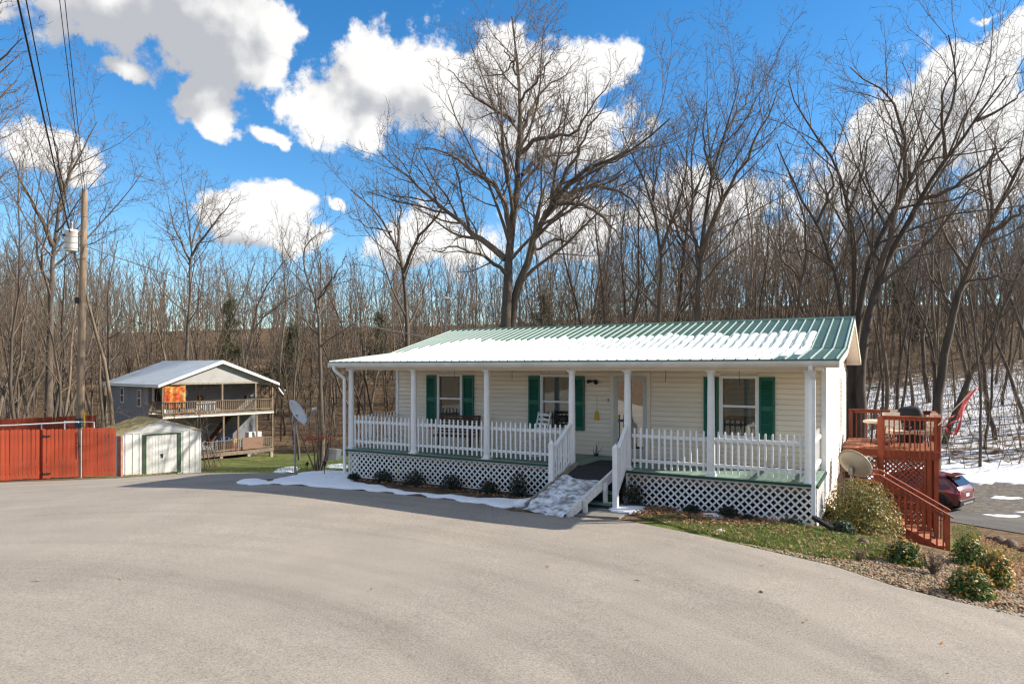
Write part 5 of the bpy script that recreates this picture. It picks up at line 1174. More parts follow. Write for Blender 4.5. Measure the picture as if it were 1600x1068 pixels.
q = MB(); q.lathe([(.05, .9), (.075, 1.0), (.05, 1.05), (.075, 1.1), (.05, 1.15), (.07, 1.2), (.03, 1.3)], 10); part(q, 'bushing', 'steel', tr)
for a in (2.6, 3.3, 4.0): q = MB(); q.tube([(.24*math.cos(a), .24*math.sin(a), .68), (.36*math.cos(a), .36*math.sin(a), .68)], [.045, .03], 8); part(q, 'terminal', 'iron', tr)
def cable(p0, p1, sag, r, label, m='wire', n=24, name='power_cable'):
    p0 = Vector(p0); p1 = Vector(p1); q = MB(); q.tube([p0.lerp(p1, i/n)-Vector((0, 0, sag*4*(i/n)*(1-i/n)))-p0 for i in range(n+1)], r, 5); o = q.build(name, M[m]); o.location = p0; return tag(o, label, 'cable')
cable(P3(110, 366, 29.9), P3(-22, -230, 13), .12, .026, 'thickest black cable running from the transformer up out of view')
cable(P3(112, 352, 29.9), P3(-3, -230, 13), .2, .016, 'black cable next to the thickest one, from the transformer bushing')
cable(P3(130, 302, 30), P3(66, -230, 13), .1, .011, 'left one of the twin thin wires to the pole top')
cable(P3(133, 299, 30), P3(78, -230, 13), .1, .011, 'right one of the twin thin wires to the pole top')
rear = Vector((*W2(.3, 9.2), 3.9)); cable(P3(133, 384, 29.9), rear, .55, .02, 'pale service cable sagging from the pole to the white house roof', 'wire_grey')
cable(P3(133, 470, 29.9), P3(560, 602, 45), .5, .012, 'dark cable dropping from the pole towards the woods')
cable(P3(124, 405, 29.9), P3(-160, 470, 24), .25, .018, 'dark cable leaving the pole to the left edge')
# pole lamp and mast behind the ridge
x_, y_ = W2(3.2, 12.5); ml = thing('yard_lamp', (P3(697, 470, 32)[0], 32, gz1(P3(697, 470, 32)[0], 32)), 'thin grey pole with a small lamp rising behind the left roof end', 'lamp'); zt = P3(697, 467, 32)[2]-ml.location.z
q = MB(); q.tube([(0, 0, 0), (0, 0, zt)], .045, 8); part(q, 'pole', 'steel', ml); q = MB(); q.lathe([(.05, zt), (.2, zt-.02), (.2, zt+.06), (.05, zt+.12)], 10); part(q, 'lamp_head', 'dish_white', ml); q = MB(); q.bar((0, 0, zt+.05), (-.5, 0, zt+.09), .03, .03); part(q, 'arm', 'steel', ml)
x0 = P3(770, 478, 33); an = thing('roof_antenna', (x0[0], 33, gz1(x0[0], 33)), 'slim white antenna mast behind the roof beside the big oak', 'antenna'); zt = x0[2]-an.location.z
q = MB(); q.tube([(0, 0, 0), (0, 0, zt)], .03, 6); part(q, 'mast', 'steel', an); q = MB(); q.bar((-.45, 0, zt), (.3, .1, zt+.05), .03, .03); q.bar((-.1, 0, zt-.02), (-.05, 0, zt+.3), .1, .03); part(q, 'element', 'dish_white', an)
# grey bin standing on the grass by the left porch end
gx, gy = G(517, 719); ub = thing('utility_box', (gx, gy, gz1(gx, gy)-.02), 'dark grey slanted utility box on the grass left of the porch', 'box', rz=.5)
q = MB(); s_ = gy/F; q.prism([(-7*s_, 0), (5*s_, 0), (7*s_, 18*s_), (-5*s_, 20*s_)], 'y', -.5, .4); part(q, 'cabinet', mat('grey_cabinet', (.12,.13,.14), .5, .1, 4), ub); q = MB(); q.prism([(5.1*s_, 0), (12*s_, .03), (15*s_, 17*s_), (7.1*s_, 18*s_)], 'y', -.45, .35); part(q, 'door', mat('blue_grey_door', (.20,.24,.27), .5, .1, 4), ub)
def solar(px, py, label):
    gx, gy = G(px, py); t = thing('solar_light', (gx, gy, gz1(gx, gy)-.02), label, 'lamp'); q = MB(); q.tube([(0, 0, 0), (0, 0, .3)], .012, 6); part(q, 'stake', 'iron', t); q = MB(); q.lathe([(.03, .3), (.06, .38), (.075, .42), (.03, .46), (0, .47)], 10); part(q, 'head', 'iron', t)
solar(507, 742, 'black solar path light in the snow left of the porch corner'); solar(480, 737, 'black solar path light beside the multi-stem shrub')
# ------------------------------------------------------------------ bare trees
def tubes(branches, sides):
    """branches: list of (pts[k,3], rad[k]) -> verts, quads; grouped by k for speed"""
    V = []; Q = []; base = 0; byk = {}
    for p, r in branches: byk.setdefault(len(p), []).append((p, r))
    for k, lst in byk.items():
        P = np.array([p for p, _ in lst]); R = np.array([r for _, r in lst]); B = len(lst)
        T = np.gradient(P, axis=1); T /= np.linalg.norm(T, axis=2, keepdims=True)+1e-9
        mt = P[:, -1]-P[:, 0]; mt /= np.linalg.norm(mt, axis=1, keepdims=True)+1e-9
        ref = np.where(np.abs(mt[:, 2:3]) < .8, np.array([[0, 0, 1.]]), np.array([[1., 0, 0]]))[:, None, :]
        A = np.cross(T, np.broadcast_to(ref, T.shape)); A /= np.linalg.norm(A, axis=2, keepdims=True)+1e-9; Bn = np.cross(A, T)
        th = np.arange(sides)*2*PI/sides
        X = P[:, :, None, :]+R[:, :, None, None]*(A[:, :, None, :]*np.cos(th)[None, None, :, None]+Bn[:, :, None, :]*np.sin(th)[None, None, :, None])
        V.append(X.reshape(-1, 3))
        idx = np.arange(B*k*sides).reshape(B, k, sides)+base; j2 = np.roll(np.arange(sides), -1)
        q = np.stack([idx[:, :-1, :], idx[:, :-1, j2], idx[:, 1:, j2], idx[:, 1:, :]], -1).reshape(-1, 4); Q.append(q); base += B*k*sides
    return np.concatenate(V), np.concatenate(Q)
def resample(p, n):
    p = np.array(p, float); d = np.r_[0, np.cumsum(np.linalg.norm(np.diff(p, axis=0), axis=1))]; t = np.linspace(0, d[-1], n)
    # smooth the corners a little
    o = np.stack([np.interp(t, d, p[:, i]) for i in range(3)], 1)
    for _ in range(2): o[1:-1] = o[1:-1]*.5+(o[:-2]+o[2:])*.25
    return o
class Tree:
    def __init__(s, seed, maxl=4, twig=.006, dens=1., up=.10, wig=.16, ang=(28, 58)):
        s.r = np.random.default_rng(seed); s.b = {0: [], 1: [], 2: [], 3: [], 4: []}; s.maxl = maxl; s.twig = twig; s.dens = dens; s.up = up; s.wig = wig; s.ang = ang; s.seg = {0: 7, 1: 6, 2: 4, 3: 3}
    def path(s, p, d, L, n, lvl):
        pts = [np.array(p, float)]; d = np.array(d, float); d /= np.linalg.norm(d); st = L/n
        for i in range(n):
            d = d+s.r.normal(0, s.wig*(1+.25*lvl), 3)*.6+np.array([0, 0, s.up*(.5 if lvl == 0 else 1)]); d /= np.linalg.norm(d); pts.append(pts[-1]+d*st)
        return np.array(pts)
    def limb(s, pts, r0, r1, lvl, t0=.2, kids=None, klen=None):
        """a given limb: store it and grow children from it"""
        k = len(pts); rad = r0+(r1-r0)*np.linspace(0, 1, k)**.85; s.b[lvl].append((pts, rad)); s.kids(pts, rad, lvl, t0, kids, klen)
    def kids(s, pts, rad, lvl, t0=.2, n=None, klen=None):
        if lvl >= s.maxl: return
        seg = np.linalg.norm(np.diff(pts, axis=0), axis=1); L = seg.sum()
        per = {0: 1.15, 1: 1.9, 2: 3.2, 3: 5.0}[lvl]
        n = n if n is not None else max(2, int(L*per*s.dens*(1-t0))); az0 = s.r.uniform(0, 6.28)
        for i in range(n):
            t = t0+(1-t0)*(i+s.r.uniform(.1, .9))/n; f = t*(len(pts)-1); a = min(int(f), len(pts)-2); p = pts[a]+(pts[a+1]-pts[a])*(f-a); R = rad[a]+(rad[a+1]-rad[a])*(f-a)
            d = pts[a+1]-pts[a]; d /= np.linalg.norm(d)+1e-9
            az = az0+i*2.4+s.r.uniform(-.5, .5); ang = math.radians(s.r.uniform(*s.ang)); q = np.cross(d, [0, 0, 1.] if abs(d[2]) < .9 else [1., 0, 0]); q /= np.linalg.norm(q)+1e-9; w = np.cross(q, d)
            nd = d*math.cos(ang)+(q*math.cos(az)+w*math.sin(az))*math.sin(ang)
            if nd[2] < -.25 and lvl < 3: nd[2] *= -.3
            base = klen if klen else L*{0: .42, 1: .48, 2: .50, 3: .50}[lvl]
            cl = base*s.r.uniform(.65, 1.15)*(1.12-.62*t); cl = max(cl, {0: 1., 1: .7, 2: .45, 3: .25}[lvl])
            cr = max(min(R*s.r.uniform(.42, .66), R*.8), s.twig); ns = s.seg[lvl]
            cp = s.path(p, nd, cl, ns, lvl+1); e = max(s.twig*.55, cr*.22); s.b[lvl+1].append((cp, cr+(e-cr)*np.linspace(0, 1, ns+1)**.8))
            s.kids(cp, s.b[lvl+1][-1][1], lvl+1, .18 if lvl > 0 else .22)
    def meshes(s, name, mb, mt, origin=(0, 0, 0)):
        O = np.array(origin, float); out = []
        def mk(levels, nm, m):
            Vs = []; Qs = []; b = 0
            for l, sd in levels:
                if s.b[l]:
                    v, q = tubes(s.b[l], sd); Vs.append(v-O); Qs.append(q+b); b += len(v)
            return np_mesh(nm, np.concatenate(Vs), np.concatenate(Qs), m)
        return mk([(0, 9)], 'trunk', mb), mk([(1, 6), (2, 4), (3, 3), (4, 3)], 'crown', mt)
def ground_at(p): return gz1(p[0], p[1])
def hero(name, label, depth, trunks, limbs, bark_m='bark', seed=1, twig=.0075, dens=1., group=None, maxl=4, wig=.16, up=.08):
    """trunks / limbs: (list of sighted points (px, py, depth shift), r0, r1)"""
    T = Tree(seed, maxl, twig, dens, wig=wig, up=up); base = None
    for pts, r0, r1 in trunks:
        P = np.array([P3(a, b, depth+c) for a, b, c in pts])
        if base is None or pts[0][1] > 440:
            g = P[0].copy(); g[2] = ground_at(g)-.2
            if g[2] < P[0][2]-.3: P = np.vstack([g, P])
            if base is None: base = P[0].copy()
        P = resample(P, 20)
        P[1:-1] += T.r.normal(0, .03, P[1:-1].shape); T.limb(P, r0, r1, 0, .45)
    for pts, r0, r1 in limbs:
        P = resample([P3(a, b, depth+c) for a, b, c in pts], 13); P[2:-1] += T.r.normal(0, .05, P[2:-1].shape); T.limb(P, r0, r1, 1, .15)
    a, b = T.meshes(name, M[bark_m], M['twig'], base); t = thing(name, tuple(base), label, 'tree', group); link('trunk', a, t); link('crown', b, t); return t
hero('oak_tree', 'tallest bare oak with two trunks rising behind the green roof', 31, [
  ([(789, 520, 0), (791, 440, 0), (797, 380, 0), (806, 310, .1), (815, 235, .2), (812, 130, .3), (806, 60, .2), (800, 26, 0)], .37, .03),
  ([(797, 520, .3), (803, 467, .3), (823, 404, .1), (842, 355, 0), (857, 316, -.3), (891, 277, -.8), (930, 253, -1.2), (974, 248, -1.6), (1018, 214, -1.8), (1047, 185, -2)], .34, .03)],
 [([(797, 378, 0), (798, 336, -.5), (769, 278, -1.2), (740, 273, -1.8), (706, 239, -2.2), (657, 229, -2.6)], .16, .02),
  ([(789, 404, 0), (745, 365, .8), (682, 317, 1.6), (633, 273, 2.2), (589, 234, 2.6)], .17, .02),
  ([(804, 190, .2), (774, 166, -.5), (745, 156, -1), (700, 108, -1.4)], .10, .015),
  ([(811, 234, .2), (825, 180, 1), (847, 136, 1.6), (877, 126, 2), (905, 92, 2.3)], .11, .015),
  ([(813, 239, .2), (847, 214, -1), (901, 209, -2), (930, 161, -2.6), (955, 122, -3)], .12, .015),
  ([(816, 273, .1), (852, 239, 1.2), (896, 239, 2), (935, 215, 2.6)], .11, .015),
  ([(806, 117, .2), (794, 83, -.6), (772, 55, -1)], .06, .012), ([(806, 117, .2), (833, 88, .8), (856, 58, 1.2)], .06, .012),
  ([(852, 336, 0), (881, 307, 1), (920, 287, 2), (964, 292, 2.6), (998, 318, 3), (1015, 362, 3.2)], .17, .025),
  ([(866, 318, -.3), (915, 319, -1.5), (950, 341, -2.4), (976, 384, -2.8)], .12, .02),
  ([(862, 312, -.4), (891, 263, -1.6), (911, 214, -2.2), (948, 160, -2.8)], .12, .018),
  ([(794, 430, 0), (760, 400, -1.4), (720, 385, -2.6), (675, 392, -3.4)], .11, .018),
  ([(825, 400, .1), (868, 372, 1.6), (905, 380, 2.8)], .09, .016),
  ([(800, 345, 0), (830, 300, 1.4), (845, 255, 2)], .09, .015), ([(812, 160, .2), (850, 110, -1), (872, 70, -1.6)], .07, .012), ([(808, 90, .2), (780, 120, 1), (748, 118, 1.8)], .05, .012)], 'bark', 3, .0085, 1.3)
hero('leaning_tree', 'many-stemmed bare tree leaning right behind the roof gable', 31, [
  ([(1345, 590, 0), (1350, 526, 0), (1363, 452, 0), (1397, 387, 0), (1437, 313, -.3), (1477, 248, -.6), (1526, 189, -.9), (1546, 154, -1), (1573, 118, -1)], .30, .03),
  ([(1336, 560, .6), (1340, 491, .6), (1353, 417, .8), (1383, 352, 1), (1422, 278, 1.2), (1472, 204, 1.4), (1507, 139, 1.6), (1482, 55, 1.6)], .25, .03),
  ([(1330, 550, 1.4), (1334, 486, 1.4), (1338, 417, 1.8), (1328, 328, 2), (1298, 228, 2.3), (1249, 189, 2.6), (1232, 125, 2.6)], .20, .025),
  ([(1320, 540, .2), (1316, 486, .2), (1303, 417, 0), (1278, 347, -.4), (1239, 288, -.8), (1214, 225, -1)], .18, .025)],
 [([(1372, 430, 0), (1407, 308, -1), (1422, 238, -1.6), (1402, 154, -2), (1328, 105, -2.4)], .15, .02),
  ([(1437, 313, -.3), (1500, 290, -1.4), (1545, 250, -2), (1590, 215, -2.4)], .11, .016), ([(1422, 278, 1.2), (1400, 210, 2), (1370, 140, 2.4)], .10, .015), ([(1328, 328, 2), (1352, 260, 2.8), (1365, 185, 3.2)], .10, .015),
  ([(1477, 248, -.6), (1470, 160, -1.4), (1500, 85, -1.8)], .09, .014), ([(1526, 189, -.9), (1575, 165, -1.6), (1610, 130, -2)], .08, .014), ([(1278, 347, -.4), (1300, 290, -1.4), (1290, 230, -2)], .08, .014), ([(1303, 417, 0), (1262, 390, -1), (1225, 395, -1.8)], .08, .014)], 'bark_dark', 5, .008, .95)
hero('leaning_tree', 'dark rough-barked tree leaning hard to the right above the snowy slope', 31.5, [
  ([(1460, 690, 0), (1466, 620, 0), (1477, 546, 0), (1492, 471, 0), (1521, 397, -.2), (1551, 347, -.5), (1576, 288, -.8), (1606, 238, -1), (1640, 170, -1)], .29, .03)],
 [([(1535, 372, -.3), (1580, 345, -1.5), (1630, 300, -2)], .14, .02), ([(1551, 347, -.5), (1545, 270, .8), (1560, 190, 1.4)], .10, .016), ([(1505, 440, 0), (1560, 430, -1.4), (1610, 450, -2.2)], .08, .014), ([(1490, 480, 0), (1450, 430, 1), (1440, 370, 1.6)], .07, .014)], 'bark_dark', 9, .008, 1.1)
def uphero(name, label, depth, px, pts, r, seed, limbs=(), **k): return hero(name, label, depth, [(pts, r, .025)], list(limbs), seed=seed, **k)
uphero('tall_tree', 'bare tree with upswept fork standing behind the middle of the roof', 33, 1092, [(1088, 540, 0), (1090, 496, 0), (1092, 402, 0), (1110, 278, .3), (1135, 204, .6), (1156, 122, .8)], .22, 21,
  [([(1094, 400, 0), (1130, 308, -1), (1164, 248, -1.6), (1204, 179, -2), (1216, 138, -2.2)], .14, .02), ([(1092, 420, 0), (1080, 330, .8), (1078, 250, 1.4), (1092, 180, 1.8)], .11, .018), ([(1112, 275, .3), (1098, 210, -.6), (1105, 150, -1)], .07, .014), ([(1135, 204, .6), (1165, 160, 1.4), (1180, 120, 1.8)], .07, .014)], dens=1.15)
uphero('tall_tree', 'slim bare tree bending left behind the roof, right of the oak', 34, 1028, [(1030, 540, 0), (1030, 480, 0), (1033, 390, 0), (1020, 312, .2), (990, 255, .5), (972, 205, .6)], .19, 22, [([(1033, 390, 0), (1060, 320, -1), (1075, 250, -1.6)], .10, .016), ([(1020, 312, .2), (1030, 250, 1.2), (1045, 195, 1.6)], .08, .014)], dens=1.15)
uphero('tall_tree', 'bare tree just left of the forked one behind the roof', 36, 1065, [(1060, 540, 0), (1062, 497, 0), (1067, 390, 0), (1081, 312, 0), (1101, 262, 0), (1125, 190, 0)], .2, 23, [([(1070, 385, 0), (1045, 330, 1), (1040, 270, 1.6)], .10, .016)], dens=1.15)
uphero('small_tree', 'small crooked bare tree left of the leaning cluster', 33, 1254, [(1240, 540, 0), (1244, 491, 0), (1254, 427, 0), (1263, 367, 0), (1250, 310, .3), (1232, 270, .5)], .14, 24, [([(1252, 440, 0), (1220, 400, -1), (1200, 350, -1.6)], .07, .014), ([(1258, 420, 0), (1290, 390, 1), (1300, 350, 1.4)], .07, .014)], dens=1.15)
uphero('tall_tree', 'large dark tree with forked crown behind the utility pole', 44, 75, [(74, 690, 0), (78, 560, 0), (81, 440, 0), (84, 375, 0), (97, 300, .3), (125, 240, .6), (152, 190, .8)], .30, 31,
  [([(83, 385, 0), (55, 322, -1), (30, 282, -1.6), (14, 235, -2)], .16, .02), ([(92, 330, .2), (110, 260, 1.2), (128, 176, 2)], .13, .018), ([(84, 400, 0), (110, 365, 1.2), (150, 330, 2)], .08, .016), ([(97, 300, .3), (90, 230, -1), (70, 180, -1.8)], .09, .016)], dens=1.0, twig=.010)
uphero('tall_tree', 'bare tree with rounded crown above the grey house roof', 60, 297, [(290, 640, 0), (294, 500, 0), (298, 420, 0), (299, 375, 0), (294, 330, 0), (284, 282, 0)], .25, 32, [([(299, 400, 0), (330, 352, -1), (368, 308, -2)], .13, .02), ([(298, 410, 0), (270, 350, 1), (262, 300, 1.4)], .11, .018), ([(299, 385, 0), (318, 320, 1.4), (322, 280, 2)], .09, .018)], dens=.95, twig=.012)
uphero('tall_tree', 'bare spreading tree left of the oak behind the porch roof', 39, 632, [(638, 600, 0), (636, 520, 0), (632, 440, 0), (626, 400, 0), (604, 350, .3), (574, 314, .6), (548, 296, .8)], .24, 33, [([(631, 425, 0), (652, 370, -1), (690, 332, -1.8), (705, 290, -2)], .13, .02), ([(622, 392, 0), (626, 330, 1.2), (618, 278, 1.6)], .11, .018), ([(612, 362, .2), (575, 355, -1), (545, 338, -1.8)], .07, .016)], dens=1.05, twig=.009)
uphero('crooked_tree', 'crooked bare tree curling left over the yard beside the dish', 47, 498, [(503, 660, 0), (500, 560, 0), (497, 470, 0), (478, 430, 0), (467, 400, .2), (478, 372, .4), (502, 362, .5)], .2, 34, [([(498, 480, 0), (505, 425, 1), (494, 370, 1.6)], .10, .018), ([(497, 468, 0), (525, 430, -1), (540, 400, -1.4)], .08, .016)], dens=1.05, twig=.010)
uphero('crooked_tree', 'low leaning tree with long branches reaching over the grey house', 58, 395, [(372, 640, 0), (385, 560, 0), (400, 505, 0), (425, 482, 0), (455, 466, .3), (478, 450, .4)], .2, 35, [([(392, 530, 0), (405, 470, -1), (425, 430, -1.6), (460, 395, -2)], .12, .018), ([(388, 545, 0), (375, 480, 1), (372, 430, 1.4)], .09, .018)], dens=1.05, twig=.011)
# tree left of the frame whose branches reach in
T = hero('overhanging_tree', 'bare tree whose branches reach in from the left edge', 27, [([(-120, 760, 0), (-118, 560, 0), (-112, 380, 0), (-100, 240, 0), (-90, 120, 0), (-80, -20, 0)], .30, .03)],
  [([(-112, 330, 0), (-60, 240, .3), (-15, 170, .6), (28, 125, .8)], .13, .02), ([(-100, 250, 0), (-50, 150, -.6), (0, 90, -1), (34, 60, -1.2)], .12, .018), ([(-116, 420, 0), (-60, 330, .6), (-10, 290, 1), (20, 262, 1.2)], .11, .018)], seed=41, dens=1.05, twig=.009)
# --- woods: tree shapes shared between many individual trees
def wood_tree(seed, h, r, first=.4, ang=(22, 48), dens=.5, maxl=3, lean=.03):
    T = Tree(seed, maxl, .0115, dens, up=.14, wig=.13, ang=ang); p = T.path((0, 0, -.3), (T.r.normal(0, lean), T.r.normal(0, lean), 1), h, 14, 0)
    T.limb(p, r, .02, 0, first, klen=h*.26); return T
variants = []
for i in range(9):
    hh = [18, 20, 16, 21, 19, 15, 22, 17, 20][i]; T = wood_tree(100+i, hh, [.14, .18, .11, .2, .15, .10, .17, .12, .22][i], [.42, .5, .35, .48, .3, .4, .55, .3, .38][i], [(22, 45), (18, 40), (25, 55), (25, 52), (30, 60), (20, 42), (18, 38), (28, 56), (30, 58)][i], [1.35, 1.25, 1.5, 1.2, 1.3, 1.55, 1.2, 1.4, 1.3][i])
    variants.append((T.meshes('tree', M[['bark', 'bark_tan', 'bark_tan', 'bark', 'bark_dark', 'bark_tan', 'bark_tan', 'bark', 'bark'][i]], M['twig_tan' if i in (1, 2, 5, 6) else 'twig']), hh))
r = np.random.default_rng(77); cand = []
u_h = lambda x, y: UVl(x, y)
def blocked(x, y):
    u, v = u_h(x, y)
    if -2 < u < 17 and -3 < v < 13.5: return True
    gx_, gy_ = (x-GO[0]), (y-GO[1]); lx, ly = gx_*.65+gy_*.76, -gx_*.76+gy_*.65
    if -3 < lx < 13 and -6 < ly < 13: return True
    if -15 < x < 1 and 24 < y < 57+abs(x+6)*.3: return True
    if x < -8 and y < 37: return True
    if x > 8 and y < 37.5+max(0, (x-28))*-.5: return True
    if -26 < x < -8 and y < 50: return True
    if y < 34: return True
    if abs(x-18.2) < 4 and y < 37: return True
    return False
tries = 0
while len(cand) < 780 and tries < 60000:
    tries += 1; y = 34+r.random()**1.3*95; x = r.uniform(-.86, .86)*y
    if blocked(x, y): continue
    md = 1.5+y*.012
    if any((x-a)**2+(y-b)**2 < md*md for a, b in cand): continue
    cand.append((x, y))
cand.sort(key=lambda p: p[1])
NEAR = 285
LOOK = ['grey-barked', 'tall pale-barked', 'slim tan-barked', 'stout grey-barked', 'dark-barked', 'thin tan-barked', 'tall tan-barked', 'slim grey-barked', 'broad-crowned grey']
def place(x, y):
    b = x/y
    if x > 10+(y-37)*.25: return ('low on the snowy slope beyond the gravel lot' if y < 52 else 'high on the snowy slope beyond the gravel lot'), 'bare trees on the snowy slope'
    if b < -.60: w = 'behind the utility pole and red fence'
    elif b < -.34: w = 'behind the grey house'
    elif b < -.14: w = 'beyond the rear yard, left of the porch'
    elif b < .12: w = 'behind the left roof half'
    else: w = 'behind the right roof half'
    return ('at the woods edge ' if y < 58 else 'deep in the woods ')+w, 'bare trees in the woods '+w
zz = gz(np.array([p[0] for p in cand]), np.array([p[1] for p in cand]))
for i, (x, y) in enumerate(cand[:NEAR]):
    k = int(r.integers(0, 9)); (me, hh) = variants[k]; pl, gp_ = place(x, y); side = 'mid' if -7 < x < 10+(y-37)*.25 else 'out'
    t = thing('bare_tree', (x, y, float(zz[i])), LOOK[k]+' bare tree '+pl, 'tree', gp_, rz=r.uniform(0, 6.28)); s = r.uniform(.75, 1.12)*(.80 if side == 'mid' else .88)
    if y > 60: s *= 1.05
    t.scale = (s, s, s*r.uniform(.92, 1.1)); t.rotation_euler[0] = r.normal(0, .03); t.rotation_euler[1] = r.normal(0, .03)
    link('trunk', me[0], t); link('crown', me[1], t)
# the woods farther off as one mass of simple trees
def far_woods():
    lo = []
    for i in range(5):
        T = Tree(300+i, 2, .032, .98, up=.16, wig=.12, ang=(20, 50)); T.seg = {0: 3, 1: 2}; p = T.path((0, 0, -.3), (0, 0, 1), 17, 5, 0); T.limb(p, .15, .03, 0, .06, klen=4.6)
        parts_ = []
        for l, sd in ((0, 4), (1, 3), (2, 3)):
            if T.b[l]: parts_.append(tubes(T.b[l], sd))
        V = np.concatenate([a for a, _ in parts_]); off = np.cumsum([0]+[len(a) for a, _ in parts_])[:-1]; lo.append((V, np.concatenate([q+o for (_, q), o in zip(parts_, off)])))
    rr = np.random.default_rng(5); pts = [(x, y) for x, y in cand[NEAR:]]
    while len(pts) < 780:
        y = 85+rr.random()**.7*98; x = rr.uniform(-.86, .86)*y; pts.append((x, y))
    z = np.clip(gz(np.array([p[0] for p in pts]), np.array([p[1] for p in pts])), -6, 34)-np.maximum(0, np.array([p[1] for p in pts])-175)*.16; Vs = []; Qs = []; b = 0
    for (x, y), h in zip(pts, z):
        V, Q = lo[int(rr.integers(0, 5))]; a = rr.uniform(0, 6.28); s = rr.uniform(.7, 1.15)*.92; c, sn = math.cos(a)*s, math.sin(a)*s
        Vs.append(np.stack([V[:, 0]*c-V[:, 1]*sn+x, V[:, 0]*sn+V[:, 1]*c+y, V[:, 2]*s+h], 1)); Qs.append(Q+b); b += len(V)
    me = np_mesh('distant_woods', np.concatenate(Vs), np.concatenate(Qs), M['far_bark']); tag(link('distant_woods', me), 'hazy brown mass of bare woods on the far slopes', 'woods', kind='stuff')
M['far_bark'] = mat('far_bark', (.165,.125,.092), .95, .25, .35, col2=(.09,.07,.054), coords='World')
far_woods()
# brush and saplings among the trunks
def brush():
    rr = np.random.default_rng(15); br = []; n = 0
    while n < 3700:
        y = 34+rr.random()**1.3*62; x = (rr.uniform(-.84, .84) if n < 2400 else rr.uniform(.28, .84))*y; n += 1
        u, v = u_h(x, y)
        if blocked(x, y) and not (x < -16 and y > 33 and y < .9*abs(x)+26 and y < 46): continue
        if -30 < x < -8 and y < 52 and y > .9*abs(x)+24: continue
        z = gz1(x, y); h = rr.uniform(1.0, 4.2); d = np.array([rr.normal(0, .22), rr.normal(0, .22), 1.]); p = np.array([x, y, z-.05]); k = 4
        pts = [p+d*h*i/k+np.array([rr.normal(0, .05), rr.normal(0, .05), 0])*i for i in range(k+1)]; br.append((np.array(pts), np.linspace(.018+.004*h, .006, k+1)))
        for j in range(int(rr.integers(3, 8))):
            t = rr.uniform(.25, .95); q = pts[int(t*k)]; dd = np.array([rr.normal(0, .8), rr.normal(0, .8), rr.uniform(.1, .9)]); L = h*rr.uniform(.2, .45)
            pp = [q+dd*L*i/3+np.array([0, 0, rr.normal(0, .08)*i]) for i in range(4)]; br.append((np.array(pp), np.linspace(.011, .004, 4)))
    V, Q = tubes(br, 3); tag(link('undergrowth', np_mesh('undergrowth', V, Q, M['twig_tan'])), 'tangle of bare brush and saplings between the tree trunks', 'brush', kind='stuff')
brush()
# a few dull green pines in the woods
def pine_mesh(seed, h):
    rr = np.random.default_rng(seed); T = Tree(seed, 1, .02, 1); p = T.path((0, 0, -.2), (0, 0, 1), h, 10, 0); T.b[0].append((p, np.linspace(.2, .03, 11)))
    V = []; Q = []; lim = []
    for i in range(70):
        t = rr.uniform(.35, 1); f = t*10; a = min(int(f), 9); c = p[a]+(p[a+1]-p[a])*(f-a); az = rr.uniform(0, 6.28); L = (1.05-t)*3.6*rr.uniform(.5, 1)+.4; d = np.array([math.cos(az), math.sin(az), rr.uniform(.0, .5)])
        pp = np.array([c+d*L*k/3+np.array([0, 0, .06*k*k*L*.15]) for k in range(4)]); lim.append((pp, np.linspace(.04*(1.1-t)+.01, .01, 4)))
        for j in range(34):
            q = c+d*L*rr.uniform(.3, 1.02)+rr.normal(0, .2, 3); e = rr.normal(0, 1, 3); e /= np.linalg.norm(e); g = np.cross(e, rr.normal(0, 1, 3)); g /= np.linalg.norm(g); s = rr.uniform(.14, .3)
            b = len(V); V += [q-e*s-g*.03, q-e*s+g*.03, q+e*s+g*.02, q+e*s-g*.02]; Q.append((b, b+1, b+2, b+3))
    T.b[1] = lim; v0, q0 = tubes(T.b[0], 7); v1, q1 = tubes(lim, 4)
    return np_mesh('trunk', np.concatenate([v0, v1]), np.concatenate([q0, q1+len(v0)]), M['bark_dark']), np_mesh('needles', np.array(V), np.array(Q), M['pine'], False)
pms = [pine_mesh(61, 12), pine_mesh(62, 10)]
for i, (px, py, d, lb) in enumerate([(357, 462, 75, 'dull green pine in the woods right of the grey house'), (420, 490, 82, 'rounded green pine beyond the leaning yard tree'), (848, 440, 60, 'green pine half hidden by the oak branches'), (1465, 395, 58, 'tall olive green pine on the slope behind the leaning trunks'), (1420, 440, 64, 'smaller olive pine beside the tall one on the slope'), (1262, 450, 66, 'pine just behind the small crooked tree'), (560, 480, 85, 'faint green pine far in the woods left of the porch roof'), (25, 480, 80, 'faint green pine far off at the left woods')]):
    p = P3(px, py, d); zg = gz1(p[0], p[1]); s = (p[2]-zg)/[12, 10][i % 2]; t = thing('pine_tree', (p[0], p[1], zg), lb, 'tree', rz=i*1.3); t.scale = (max(.7, s*.8),)*2+(s,); link('trunk', pms[i % 2][0], t); link('crown', pms[i % 2][1], t)
